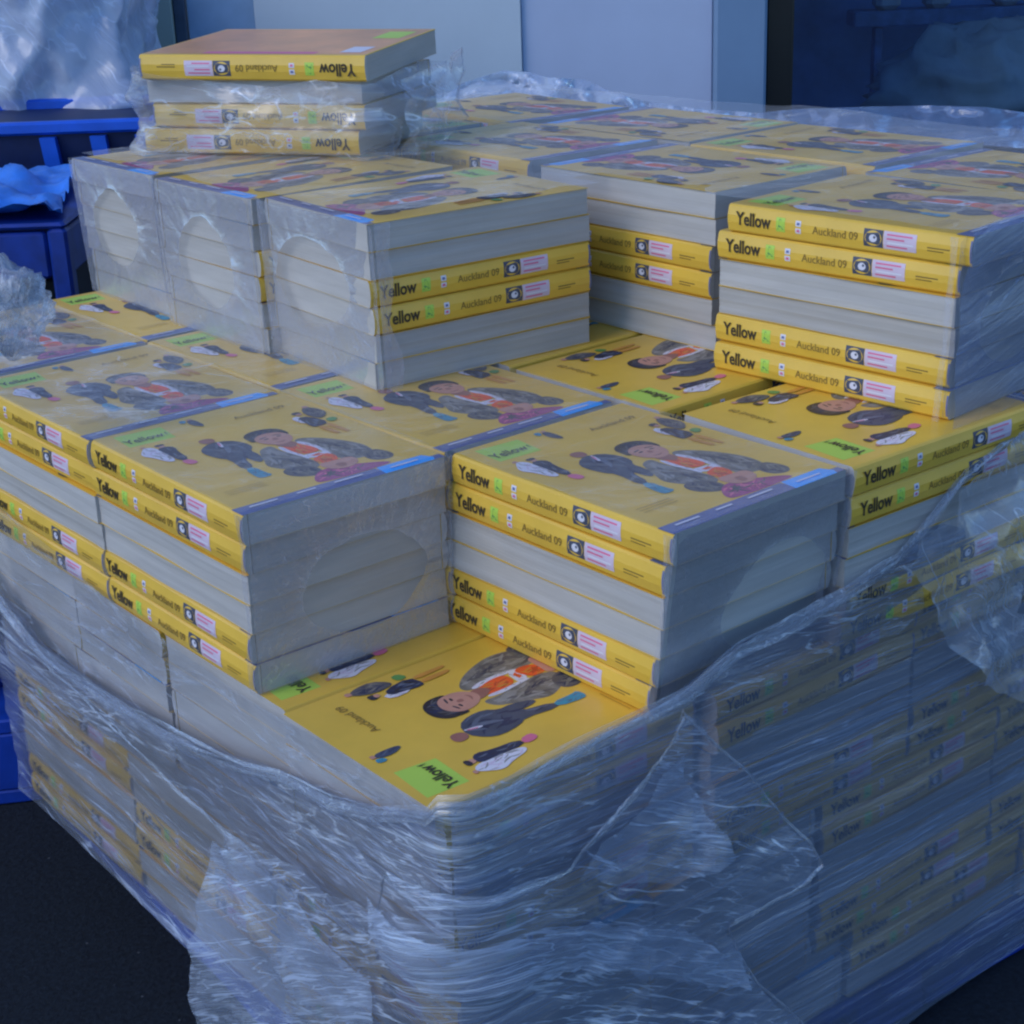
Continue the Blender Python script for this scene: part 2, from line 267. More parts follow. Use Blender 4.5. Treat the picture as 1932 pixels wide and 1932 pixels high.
# ------------------------------------------------------------------ the phone book
def smooth_poly(ps, n=2):
    for _ in range(n):
        q = []
        for i in range(len(ps)):
            a = ps[i]; b = ps[(i+1) % len(ps)]
            q += [(a[0]*.75+b[0]*.25, a[1]*.75+b[1]*.25), (a[0]*.25+b[0]*.75, a[1]*.25+b[1]*.75)]
        ps = q
    return ps
ART = [  # flat printed shapes on the front cover: (u from the spine, v from the foot)
 ('ink_green', 0, [(.08,1.08),(.30,1.07),(.32,1.25),(.09,1.265)]),
 ('ink_slate', 0, [(.005,.0),(.995,.0),(.995,.045),(.70,.05),(.69,.085),(.005,.085)]),
 ('ink_azure', 0, [(.69,.0),(.94,.0),(.955,.03),(.93,.085),(.70,.088)]),
 ('ink_grey', 2, [(.69,.66),(.76,.59),(.81,.49),(.84,.39),(.83,.30),(.80,.24),(.72,.24),(.66,.27),(.66,.40),(.65,.57),(.64,.64)]),
 ('ink_grey', 2, [(.54,.66),(.53,.57),(.55,.48),(.56,.41),(.57,.33),(.54,.26),(.45,.29),(.40,.37),(.38,.43),(.41,.50),(.44,.58),(.47,.64)]),
 ('ink_grey_dark', 2, [(.80,.28),(.84,.30),(.87,.20),(.83,.145),(.77,.155),(.74,.20),(.75,.27)]),
 ('ink_grey_dark', 2, [(.39,.34),(.48,.345),(.53,.28),(.52,.20),(.46,.18),(.38,.25)]),
 ('ink_magenta', 2, [(.42,.13),(.48,.21),(.56,.235),(.67,.19),(.79,.12),(.78,.088),(.44,.088)]),
 ('ink_grey_light', 1, [(.79,.47),(.815,.40),(.80,.33),(.79,.33),(.80,.40)]),
 ('ink_grey_light', 1, [(.72,.58),(.745,.50),(.75,.44),(.735,.44),(.725,.50)]),
 ('ink_grey_light', 1, [(.45,.56),(.43,.48),(.42,.42),(.435,.42),(.45,.49)]),
 ('ink_grey_light', 1, [(.50,.60),(.49,.54),(.51,.50),(.52,.52)]),
 ('ink_grey_dark', 1, [(.73,.55),(.76,.46),(.77,.36),(.745,.36),(.735,.46),(.70,.55)]),
 ('ink_grey_dark', 1, [(.47,.50),(.52,.42),(.53,.34),(.50,.34),(.48,.42),(.445,.49)]),
 ('ink_white', 2, [(.655,.63),(.685,.54),(.68,.42),(.66,.35),(.655,.42),(.665,.50),(.635,.60)]),
 ('ink_white', 2, [(.545,.62),(.535,.54),(.55,.46),(.56,.37),(.575,.42),(.56,.52),(.565,.60)]),
 ('ink_white', 1, [(.665,.43),(.665,.375),(.56,.385),(.55,.445)]),
 ('ink_red', 0, [(.63,.42),(.645,.40),(.60,.395),(.59,.415)]),
 ('ink_red', 2, [(.62,.63),(.655,.55),(.665,.47),(.645,.44),(.57,.45),(.56,.54),(.565,.62)]),
 ('ink_red', 2, [(.66,.40),(.67,.33),(.63,.27),(.57,.28),(.56,.36),(.60,.385)]),
 ('ink_skin_dark', 2, [(.63,.66),(.645,.60),(.60,.56),(.565,.60),(.55,.66)]),
 ('ink_skin', 2, [(.54,.30),(.62,.29),(.71,.29),(.705,.21),(.63,.165),(.55,.20)]),
 ('ink_skin_dark', 2, [(.60,.255),(.645,.25),(.64,.20),(.60,.195)]),
 ('ink_hair', 2, [(.50,.79),(.505,.84),(.55,.88),(.615,.885),(.67,.86),(.695,.81),(.69,.74),(.66,.74),(.60,.76),(.53,.75),(.50,.74)]),
 ('ink_skin', 2, [(.525,.78),(.57,.815),(.62,.815),(.665,.79),(.68,.73),(.67,.68),(.63,.635),(.58,.63),(.535,.67),(.515,.73)]),
 ('ink_hair', 1, [(.545,.765),(.585,.775),(.585,.765),(.545,.755)]),
 ('ink_hair', 1, [(.615,.775),(.655,.765),(.655,.755),(.615,.765)]),
 ('ink_hair', 2, [(.555,.745),(.58,.75),(.58,.735),(.555,.735)]),
 ('ink_hair', 2, [(.62,.75),(.645,.745),(.645,.735),(.62,.735)]),
 ('ink_skin_dark', 2, [(.59,.735),(.61,.735),(.615,.705),(.585,.705)]),
 ('ink_skin_dark', 2, [(.565,.68),(.60,.67),(.635,.68),(.60,.655)]),
 ('ink_suit', 1, [(.44,.85),(.475,.78),(.475,.70),(.435,.655),(.44,.59),(.41,.50),(.38,.50),(.37,.61),(.335,.45),(.285,.46),(.31,.62),(.28,.67),(.265,.77),(.29,.83),(.36,.875)]),
 ('ink_white', 1, [(.385,.86),(.40,.86),(.38,.78),(.365,.79)]),
 ('ink_pink', 0, [(.382,.85),(.39,.85),(.378,.80),(.372,.81)]),
 ('ink_skin_dark', 2, [(.40,.90),(.395,.935),(.35,.945),(.325,.92),(.34,.87),(.385,.87)]),
 ('ink_cyan', 1, [(.335,.46),(.335,.36),(.345,.32),(.29,.315),(.275,.34),(.29,.46)]),
 ('ink_white', 2, [(.145,1.005),(.155,.96),(.15,.89),(.145,.77),(.105,.775),(.085,.87),(.055,.93),(.09,.99),(.115,1.02)]),
 ('ink_navy', 1, [(.225,.94),(.205,.88),(.195,.755),(.15,.75),(.15,.90),(.15,.97),(.20,.975)]),
 ('ink_pink', 1, [(.19,.75),(.205,.69),(.17,.675),(.15,.70),(.15,.75)]),
 ('ink_skin', 1, [(.20,1.0),(.20,.975),(.17,.97),(.165,1.0)]),
 ('ink_hair', 1, [(.205,1.02),(.205,.995),(.165,.99),(.16,1.02)]),
 ('ink_skin', 1, [(.125,1.035),(.125,1.015),(.10,1.015),(.10,1.035)]),
 ('ink_suit', 1, [(.475,1.235),(.48,1.18),(.475,1.12),(.455,1.115),(.43,1.17),(.44,1.235)]),
 ('ink_cyan', 1, [(.445,1.25),(.43,1.21),(.405,1.215),(.41,1.255)]),
 ('ink_skin', 0, [(.475,1.255),(.475,1.235),(.45,1.235),(.45,1.255)]),
 ('ink_grey_dark', 1, [(.955,1.02),(.98,.97),(.985,.89),(.93,.83),(.90,.84),(.885,.93),(.92,1.01)]),
 ('ink_skin', 1, [(.965,1.04),(.965,1.01),(.935,1.01),(.935,1.04)]),
 ('ink_leaf', 1, [(.96,.81),(.97,.77),(.92,.745),(.91,.80)]),
 ('ink_white', 1, [(.85,.93),(.85,.81),(.805,.81),(.80,.91)]),
 ('ink_navy', 1, [(.885,.89),(.91,.75),(.83,.73),(.81,.75),(.82,.83),(.83,.905)]),
 ('ink_tan', 1, [(.905,.74),(.905,.61),(.905,.575),(.885,.58),(.88,.63),(.872,.735)]),
 ('ink_tan', 1, [(.862,.73),(.86,.63),(.86,.585),(.84,.585),(.83,.64),(.828,.73)]),
 ('ink_hair', 1, [(.885,.985),(.885,.945),(.845,.94),(.84,.98)]),
 ('ink_skin', 1, [(.88,.955),(.88,.93),(.85,.93),(.85,.955)]),
]
def inside(p, q):
    r = False
    for i in range(len(q)):
        a, b = q[i], q[i-1]
        if (a[1] > p[1]) != (b[1] > p[1]) and p[0] < (b[0]-a[0])*(p[1]-a[1])/(b[1]-a[1])+a[0]: r = not r
    return r
SHADE = {'ink_grey': ('ink_grey_dark', 'ink_grey_light'), 'ink_grey_dark': ('ink_navy', 'ink_grey'), 'ink_suit': ('ink_navy', 'ink_suit_light'), 'ink_red': ('ink_red_dark', 'ink_tan'),
         'ink_navy': ('ink_hair', 'ink_suit_light'), 'ink_white': ('ink_lilac', 'ink_grey_light'), 'ink_magenta': ('ink_grey_dark', 'ink_pink'), 'ink_hair': ('ink_navy', 'ink_grey_dark'), 'ink_cyan': ('ink_suit_light', 'ink_cyan')}
def folds():
    rnd = random.Random(11); out = []
    for mat, sm, ps in ART:
        out.append((mat, sm, ps))
        if mat not in SHADE or len(ps) < 4: continue
        xs = [p[0] for p in ps]; ys = [p[1] for p in ps]; w = max(xs)-min(xs); h = max(ys)-min(ys); area = w*h
        if area < .0006: continue
        n = min(26, int(4+area*900)); tries = 0
        while n > 0 and tries < 400:
            tries += 1
            c = (rnd.uniform(min(xs), max(xs)), rnd.uniform(min(ys), max(ys))); a = rnd.gauss(math.pi/2, .5) if h > w else rnd.gauss(1.1, .7)
            l = rnd.uniform(.15, .38)*min(w, h)+.004; t = l*rnd.uniform(.10, .22); dx, dy = math.cos(a), math.sin(a); bow = rnd.uniform(-.25, .25)*l
            q = [(c[0]-dx*l, c[1]-dy*l), (c[0]-dy*(t+bow), c[1]+dx*(t+bow)), (c[0]+dx*l, c[1]+dy*l), (c[0]+dy*(t-bow), c[1]-dx*(t-bow))]
            if all(inside(p, ps) for p in q): out.append((SHADE[mat][rnd.random() < .45], 1, q)); n -= 1
    return out
def cover_z(k): return T-.0015+.0011+.0006*k
def make_front():
    mb = MB()
    mb.leafbox((.026, 0, T-.0028), (1, L, T-.0015), 'cover_yellow', 'paper_edge_pale')
    mb.add([(.026,0,T-.00135),(.034,0,T-.00135),(.034,L,T-.00135),(.026,L,T-.00135)], [(0,1,2,3)], 'cover_yellow')
    FA = folds()
    for k, (mat, sm, ps) in enumerate(FA):
        q = smooth_poly(ps, sm) if sm else ps
        z = T-.0015+.0010+.00035*(k//3)
        from mathutils.geometry import tessellate_polygon
        tri = tessellate_polygon([[Vector((a, b, 0)) for a, b in q]])
        z = T-.0015+.0003+.000007*k
        mb.add([(a, b, z) for a, b in q], [t if ((q[t[1]][0]-q[t[0]][0])*(q[t[2]][1]-q[t[0]][1])-(q[t[1]][1]-q[t[0]][1])*(q[t[2]][0]-q[t[0]][0])) > 0 else t[::-1] for t in tri], mat)
    zt = T-.0015+.0003+.000007*(len(FA)+3)
    fl = lambda u0, v0: (lambda x, y, k: (u0+x, v0+y, zt))
    put_text(mb, 'Yellow', .085, 'ink_black', fl(.085, 1.115), .19, .0012)
    mb.add([(.285,1.15,zt),(.295,1.165,zt),(.29,1.12,zt)], [(0,2,1)], 'ink_black')
    put_text(mb, 'Auckland 09', .055, 'ink_brown', fl(.62, 1.095), .27)
    put_text(mb, 'S', .11, 'ink_white', fl(.585, .385), .03, .001) if 0 else None
    for a, b in ((.07, .20), (.29, .38), (.47, .61)):
        mb.add([(a, .048, zt), (b, .048, zt), (b, .060, zt), (a, .060, zt)], [(0,1,2,3)], 'ink_white')
    mb.add([(.74, .035, zt), (.88, .035, zt), (.88, .046, zt), (.74, .046, zt)], [(0,1,2,3)], 'ink_white')
    for i in range(3):
        mb.add([(.08, .27-.022*i, zt), (.26, .27-.022*i, zt), (.26, .273-.022*i, zt), (.08, .273-.022*i, zt)], [(0,1,2,3)], 'ink_brown')
    return mb
SPX = -.006
def spine_prof():
    return [(.026, T-.0015), (.012, T-.003), (.003, T-.012), (-.001, T-.03), (SPX, T*.62), (SPX, T*.38), (-.001, .03), (.003, .012), (.012, .003), (.026, .0015)]
def make_spine():
    mb = MB(); P = spine_prof(); n = len(P)
    vs = [(a, 0, b) for a, b in P]+[(a, L, b) for a, b in P]
    fs = [(i, i+n, (i+1) % n+n, (i+1) % n) for i in range(n)]
    mb.add(vs, fs, 'cover_yellow'); mb.add(vs, [tuple(range(n)), tuple(reversed(range(n, 2*n)))], 'paper_edge_pale')
    # foot end of the spine wears the dark strip
    def curve(z):                     # spine surface at height z
        for (a, za), (b, zb) in zip(P, P[1:]):
            if zb <= z <= za: return a+(b-a)*(za-z)/(za-zb)
        return 0
    def fn(t0, z0, k=0): return lambda x, y, kk: (SPX-.0024, L-(t0+x), z0+y)
    put_text(mb, 'Yellow', .085, 'ink_black', fn(.05, .044), .205, .0022)
    def quad(t0, t1, z0, z1, mat, k=0, n=4):
        vs = []; fs = []
        for i in range(n+1):
            z = z0+(z1-z0)*i/n; c = curve(z)-.0012-.0004*k
            vs += [(c, L-t0, z), (c, L-t1, z)]
        for i in range(n): fs.append((2*i, 2*i+1, 2*i+3, 2*i+2))
        mb.add(vs, fs, mat)
    def poly(ps, mat, k):             # (t, z)
        q = smooth_poly(ps, 1)
        mb.add([(curve(z)-.0012-.0004*k, L-t, z) for t, z in q], [tuple(range(len(q)))], mat)
    quad(.285, .335, .036, .102, 'ink_green', 0)
    poly([(.300,.094),(.312,.096),(.318,.080),(.330,.050),(.320,.046),(.312,.062),(.296,.044),(.290,.050),(.302,.072)], 'ink_leaf', 1)
    quad(.395, .425, .072, .098, 'ink_white', 0); quad(.395, .425, .040, .064, 'ink_white', 0)
    quad(.402, .418, .046, .058, 'ink_pink', 1); quad(.402, .418, .078, .090, 'ink_slate', 1)
    put_text(mb, 'Auckland 09', .050, 'ink_brown', fn(.49, .050), .245, .0003)
    quad(.765, .865, .030, .108, 'ink_suit', 0)
    def ring(tc, zc, r, mat, k, sx=1.0, n=18):
        mb.add([(curve(min(max(zc+r*math.sin(2*math.pi*i/n), .004), T-.004))-.0012-.0004*k, L-(tc+sx*r*math.cos(2*math.pi*i/n)), zc+r*math.sin(2*math.pi*i/n)) for i in range(n)], [tuple(range(n))], mat)
    ring(.815, .069, .034, 'cover_yellow', 1, 1.3); ring(.815, .069, .024, 'ink_suit', 2, 1.2); ring(.815, .069, .017, 'ink_white', 3, 1.2); ring(.822, .074, .006, 'ink_suit', 4)
    quad(.868, 1.035, .030, .108, 'ink_lilac', 0)
    for z, a, b in ((.090, .885, 1.015), (.072, .885, .975), (.055, .89, 1.02), (.040, .885, .99)):
        quad(a, b, z, z+.007, 'ink_pink' if z != .055 else 'ink_white', 1, 1)
    quad(1.09, 1.20, .060, .066, 'ink_brown', 0, 1); quad(1.09, 1.17, .048, .053, 'ink_brown', 0, 1)
    quad(1.295, 1.3036, .02, T-.02, 'ink_slate', 0)
    return mb
def make_back():
    mb = MB(); mb.leafbox((.026, 0, .0012), (1, L, .0024), 'cover_yellow', 'paper_edge_pale'); return mb
def make_pages(seed, mat):
    rnd = random.Random(seed); mb = MB()
    n = 9; m = 12
    z = [.0025+(T-.0054)*i/(n-1) for i in range(n)]
    # fore-edge wavers a little; head and foot nearly straight
    wob = [rnd.uniform(-.004, .001) for _ in range(n)]; sk = rnd.uniform(-.006, .006)
    vs = []; 
    def ring(i):
        zz = z[i]; k = i/(n-1)-.5; r = []
        e = wob[i]*.6+sk*k
        for j in range(m+1):
            r.append((.994+e+.004*math.sin(j*.9+seed), (.002+(L-.004)*j/m), zz))
        r += [(.03, L-.002+wob[i]*.3, zz), (.03, .002-wob[i]*.3, zz)]
        return r
    rs = [ring(i) for i in range(n)]; q = len(rs[0])
    for r in rs: vs += r
    fs = [tuple(reversed(range(q))), tuple(range((n-1)*q, n*q))]
    for i in range(n-1):
        for j in range(q): fs.append((i*q+j, i*q+(j+1) % q, (i+1)*q+(j+1) % q, (i+1)*q+j))
    mb.add(vs, fs, mat)
    return mb
front0 = make_front().build('front_cover'); spine0 = make_spine().build('spine'); back0 = make_back().build('back_cover')
pages0 = [make_pages(k, ['paper_edge', 'paper_edge_pale', 'paper_edge_dull'][k % 3]).build('page_block') for k in range(5)]
PROTO = [o.data for o in (front0, spine0, back0)]; PGM = [o.data for o in pages0]
for o in [front0, spine0, back0]+pages0: bpy.data.objects.remove(o)
ORD = ['topmost', 'second', 'third', 'fourth', 'fifth', 'bottom']
nbook = 0
def book(M, label, group='yellow phone books stacked on the pallet', k=None):
    """M places the book's own frame (origin foot corner on the spine side, in book widths)"""
    global nbook; nbook += 1
    e = empty('phone_book'); e.matrix_world = Matrix.Diagonal((1, 1, 1, 1)) @ M
    for n, me in zip(('front_cover', 'spine', 'back_cover', 'page_block'), PROTO+[PGM[(nbook*7+3) % 5] if k is None else PGM[k]]):
        o = bpy.data.objects.new(n, me); col.objects.link(o); o.parent = e
    tag(e, label, 'book', group)
    return e
def stack(x, y, t, kind, z0, desc, flip=0, shear=(0, 0), n=6, jit=.009, only=None, offs=None, pair=2):
    """kind 'y': spines run along y; 'x': spines run along x. flip 0: the top pair shows its spine to the viewer"""
    w, l = (1, L) if kind == 'y' else (L, 1)
    rnd = random.Random(int(x*100)*7+int(y*100)*13+int(z0*10))
    for i in range(n):                      # i = 0 at the bottom
        fromtop = n-1-i
        if only and fromtop not in only: continue
        f = (flip+(fromtop//pair)) % 2
        zz = (i+.5)/6
        cx = x+w/2+shear[0]*zz+rnd.uniform(-jit, jit); cy = y+l/2+shear[1]*zz+rnd.uniform(-jit, jit)
        if offs and fromtop in offs: cx += offs[fromtop][0]; cy += offs[fromtop][1]
        a = t+rnd.uniform(-.012, .012)+(0 if kind == 'y' else math.pi/2)+(math.pi if f else 0)
        M = Matrix.Translation(Vector((cx, cy, z0+i*T))*S) @ Matrix.Rotation(a, 4, 'Z') @ Matrix.Translation(Vector((-.5, -L/2, 0))*S)
        look = 'yellow phone book' 
        book(M, f"{'spine-out' if not f else 'pages-out'} {look}, {ORD[fromtop] if n == 6 else ORD[fromtop]} of {desc}")
B0, C0 = 0.0, H

# ------------------------------------------------------------------ film helpers
def face(s, z, off, rc=.05):
    """the skin of the load: s < 0 runs along the left side, s > 0 along the right side, s = 0 is the front corner"""
    if s < -rc: return Vector((-off, -s, z)), Vector((-1, 0, 0))
    if s > rc: return Vector((s, -off, z)), Vector((0, -1, 0))
    a = math.pi+(s+rc)/(2*rc)*math.pi/2
    n = Vector((math.cos(a), math.sin(a), 0)); return Vector((rc, rc, z))+n*(rc+off), n
def px2face(px, py, off):
    r = ray(px, py); t = (-off-CO.x)/r.x; p = CO+r*t
    if p.y >= 0: return (-p.y, p.z)
    t = (-off-CO.y)/r.y; p = CO+r*t; return (p.x, p.z)
def grid_in(poly, step, seed=1, rough=0):
    """triangles filling a polygon, with inner points about step apart"""
    rnd = random.Random(seed)
    P = []
    n = len(poly)
    for i in range(n):
        a = Vector(poly[i]); b = Vector(poly[(i+1) % n]); k = max(1, int((b-a).length/step))
        for j in range(k):
            p = a+(b-a)*j/k
            if rough and len(poly) > 6: p = p+Vector((noise.noise(Vector((p.x*6, p.y*6, seed)))+.6*noise.noise(Vector((p.x*17, p.y*17, seed))), noise.noise(Vector((p.x*6, p.y*6, seed+9)))+.6*noise.noise(Vector((p.x*17, p.y*17, seed+9)))))*rough
            P.append(p)
    nb = len(P)
    xs = [p[0] for p in poly]; ys = [p[1] for p in poly]
    y = min(ys); row = 0
    while y < max(ys):
        x = min(xs)+(row % 2)*step/2
        while x < max(xs):
            P.append(Vector((x+rnd.uniform(-.2, .2)*step, y+rnd.uniform(-.2, .2)*step))); x += step
        y += step*.87; row += 1
    r = delaunay_2d_cdt(P, [], [list(range(nb))], 1, 1e-6)
    return [Vector(v) for v in r[0]], [tuple(f) for f in r[2]]
def fbm(p, o=4): return noise.fractal(p, 1.0, 2.0, o)
def ridge(p): return (1-abs(noise.noise(p)*2))**2
def sheet(name, poly, place, mat, step=.04, parent=None, seed=1, uvf=None, rough=0):
    V, F = grid_in(poly, step, seed, rough)
    mb = MB(); mb.add([place(v.x, v.y) for v in V], F, mat); mb.uv = [uvf(v.x, v.y) if uvf else (v.x, v.y) for v in V]
    return mb.build(name, parent, smooth=True)
def ribbons(name, path, place, mat, n=8, spread=.05, wid=(.02, .06), out=.03, parent=None, seed=3):
    """a bunched hem: a bundle of narrow twisting folds along a path of (s, z)"""
    rnd = random.Random(seed); P = [Vector(p) for p in path]; pts = []
    for a, b in zip(P, P[1:]):
        k = max(1, int((b-a).length/.035)); pts += [a+(b-a)*j/k for j in range(k)]
    pts.append(P[-1]); mb = MB(); mb.uv = []
    for q in range(n):
        ph = rnd.uniform(0, 60); w0 = rnd.uniform(*wid); vs = []; l = 0; base = rnd.uniform(-spread, spread)
        for i, p in enumerate(pts):
            l += (p-pts[max(0, i-1)]).length
            dz = base+spread*.8*noise.noise(Vector((l*1.3, ph, 0))); o = out*(.5+1.0*abs(noise.noise(Vector((l*2.1, ph, 5)))))
            w = w0*(.6+.8*abs(noise.noise(Vector((l*1.7, ph, 9))))); tw = 1.6*noise.noise(Vector((l*1.1, ph, 20)))
            a = place(p.x, p.y+dz-w/2, o-w*.5*math.sin(tw)); b = place(p.x, p.y+dz+w/2, o+w*.5*math.sin(tw)); c = place(p.x, p.y+dz, o+w*.35)
            vs += [a, c, b]; mb.uv += [(l+ph, q*3), (l+ph, q*3+w*.5), (l+ph, q*3+w)]
        fs = []
        for i in range(len(pts)-1):
            for k in range(2): fs.append((3*i+k, 3*i+3+k, 3*i+4+k, 3*i+1+k))
        mb.add(vs, fs, mat)
    return mb.build(name, parent, smooth=True)

# ------------------------------------------------------------------ the stacks of books
FX = (.012, .044)
# top tier (z from H to 2H)
TT = 'the top-tier stack '
stack(1.349, 2.168, -.070, 'x', H, 'the front-left top-tier stack beside the step', 1, (-.014, -.024), jit=.004)
stack(1.314, 3.172, 0, 'x', H, 'the middle film-wrapped top-tier stack at the left', 1, (-.017, .029), jit=.006)
stack(1.371, 4.241, -.005, 'x', H, 'the leftmost top-tier stack under the loose pile', 1, (-.041, .051), jit=.006)
stack(2.910, 1.533, .001, 'y', H, 'the recessed top-tier stack in the inner corner', 1, (-.005, -.006), jit=.005)
stack(2.758, .060, .074, 'y', H, 'the tall top-tier stack at the right', 0, (.035, .005), jit=.004, offs={0: (-.01, -.06), 3: (.01, .0), 5: (-.02, -.02)})
top_desc = [(3.80, .02, 0, 'y', 1, 'the top-tier stack behind the tall right one'), (3.97, 1.42, .02, 'y', 0, 'the top-tier stack behind the inner corner'),
            (2.97, 2.98, -.02, 'y', 0, 'the top-tier stack between the dark gaps'), (4.0, 2.80, .03, 'y', 1, 'the top-tier stack beyond the nearer dark gap'),
            (2.80, 4.42, .02, 'y', 1, 'the far top-tier stack below the white film mound'), (3.94, 4.22, -.05, 'y', 0, 'the farthest top-tier stack at the back')]
for x, y, t, k, f, d in top_desc: stack(x, y, t, k, H, d, f)
# middle tier (0 to H)
stack(1.012, .044, 0, 'y', 0, 'the middle-tier stack right of the front notch', 0, (-.014, -.132), jit=.004, offs={5: (0, .02), 1: (0, .01)})
stack(-.007, 1.305, -.007, 'y', 0, 'the middle-tier stack left of the front notch', 0, (-.020, -.061), jit=.004, offs={0: (0, -.02), 5: (0, -.02)})
stack(.985, 1.281, .020, 'y', 0, 'the middle-tier stack below the front-left top-tier one', 0, (-.007, -.010))
stack(-.024, 2.563, .003, 'y', 0, 'the middle-tier stack, second along the left side', 0, (-.011, -.020))
stack(-.02, 3.90, -.01, 'y', 0, 'the far-left middle-tier stack by the blue bins', 0, (0, .0))
stack(.99, 2.60, .01, 'y', 0, 'the middle-tier stack tucked below the film-wrapped ones', 0)
stack(1.0, 3.93, 0, 'y', 0, 'the middle-tier stack below the leftmost top one', 0)
stack(2.038, -.076, -.031, 'x', 0, 'the middle-tier stack below the tall right one', 0, (.017, -.034), jit=.005)
stack(2.014, 1.021, .020, 'x', 0, 'the middle-tier stack by the open seam', 0, (.006, .009), jit=.004)
stack(2.03, 2.08, 0, 'x', 0, 'the middle-tier stack hidden behind the open seam', 0)
stack(2.03, 3.10, 0, 'x', 0, 'the middle-tier stack hidden deep in the load', 0)
stack(3.40, -.03, 0, 'y', 0, 'the right-hand middle-tier stack behind the hanging film', 0)
stack(4.43, -.02, 0, 'y', 0, 'the far right middle-tier stack at the back', 0)
# lower tier (-H to 0)
stack(-.024, .073, -.004, 'x', -H, 'the lower-tier corner stack in the front notch', 0, (0, 0), jit=.003)
for i in range(1, 5):
    stack(.0 if i < 4 else .95, .073+1.02*i-(.12 if i > 2 else 0), 0, 'x', -H, 'the lower-tier stack ' + ['', 'beside the notch on the left', 'third along the film-covered left side', 'fourth along the film-covered left side', 'at the far left end'][i], i % 2 if i > 1 else 0, jit=.006)
stack(1.32, 0, .01, 'x', -H, 'the lower-tier stack right of the hanging flap', 0)
stack(2.66, .02, -.01, 'x', -H, 'the lower-tier stack below the hanging scrap', 0)
stack(3.99, .01, 0, 'x', -H, 'the lower-tier stack at the far right', 1)
# base tier (-2H to -H)
for i, y in enumerate((0.02, 1.33, 2.64, 3.95)):
    stack(.0 if i < 3 else .95, y, 0, 'y', -2*H, ['the base-tier corner stack behind the film flap', 'the base-tier stack second along the left', 'the base-tier stack third along the left', 'the base-tier stack at the left end'][i], i % 2)
stack(1.0, 0.03, 0, 'y', -2*H, 'the base-tier stack second along the right', 1)
stack(2.06, 0.02, .0, 'x', -2*H, 'the base-tier stack past the dark gap', 0)
stack(3.40, 0.03, .0, 'x', -2*H, 'the base-tier stack at the far right', 0)

for x, y, k, d in ((.30, .14, 'y', 'the lowest thin tier at the front corner'), (1.33, .10, 'y', 'the lowest thin tier, second along the right'), (2.36, .04, 'x', 'the lowest thin tier, third along the right'), (3.69, -.02, 'x', 'the lowest thin tier at the far right'),
                   (.38, 1.46, 'y', 'the lowest thin tier, second along the left'), (.48, 2.78, 'y', 'the lowest thin tier, third along the left')):
    stack(x, y, -.03, k, -2*H-3*T, d, 0, n=3)
# loose pile on the top tier: four books turned spine-first with the titles upside down
def pile_book(p, rx, ry, rz, sc, label, k=None, dz=0):
    M = Matrix.Translation(Vector((p[0], p[1], p[2]+dz))*S) @ Matrix.Rotation(rz, 4, 'Z') @ Matrix.Rotation(ry, 4, 'Y') @ Matrix.Rotation(rx, 4, 'X') @ Matrix.Scale(sc, 4)
    # turned over: the book lies on its front cover, spine to the viewer
    M = M @ Matrix.Translation(Vector((L/2, 0, T/2))*S) @ Matrix.Rotation(math.pi/2, 4, 'Z') @ Matrix.Rotation(math.pi, 4, 'X') if 0 else M
    B = Matrix(((0, 1, 0, 0), (1, 0, 0, 0), (0, 0, -1, T*S), (0, 0, 0, 1)))      # u -> away, v -> right, face down
    return book(M @ B, label, 'loose pile of phone books on the top tier', k)
pile = (1.676, 4.959, 2.056)
a = pile_book(pile, .044, .006, -1.024, 1.1, 'orange-backed phone book lying face down on top of the loose pile', 2)
# its back cover is orange with a pink band: dress the back cover of this one
bk = MB(); bk.box((.026, 0, .0015), (1, L, .0050), 'cover_yellow')
for k, (m_, c) in enumerate([('cover_orange', (.04, .01, .99, 1.29)), ('ink_pink', (.05, .35, .12, 1.0)), ('ink_green', (.62, 1.08, .88, 1.24)), ('ink_white', (.10, 1.12, .30, 1.24))]):
    bk.add([(c[0], c[1], .0010-.0004*k), (c[0], c[3], .0010-.0004*k), (c[2], c[3], .0010-.0004*k), (c[2], c[1], .0010-.0004*k)], [(0, 1, 2, 3)], m_)
for ch in a.children:
    if ch.name.startswith('back_cover'):
        t_ = bk.build('back_cover'); ch.data = t_.data; bpy.data.objects.remove(t_); ch['label'] = 'orange printed back cover with pink bands'
base = Vector(pile); zb = 2*H+.012
def pb(dx, dy, z, rz, label, k=None, flip=False):
    M = Matrix.Translation(Vector((base.x+dx, base.y+dy, z))*S) @ Matrix.Rotation(rz, 4, 'Z') @ Matrix.Scale(1.06, 4)
    if flip: B = Matrix(((0, -1, 0, L*S), (-1, 0, 0, S), (0, 0, -1, T*S), (0, 0, 0, 1)))
    else: B = Matrix(((0, 1, 0, 0), (1, 0, 0, 0), (0, 0, -1, T*S), (0, 0, 0, 1)))
    return book(M @ B, label, 'loose pile of phone books on the top tier', k)
pb(.0, .05, zb, -1.00, 'yellow phone book at the bottom of the loose pile, partly crushed film over it')
pb(.07, .03, zb+.146, -1.05, 'yellow phone book second from the bottom of the loose pile')
pb(.05, .04, zb+.292, -1.03, 'pages-out phone book under the top one in the loose pile', 4, True)

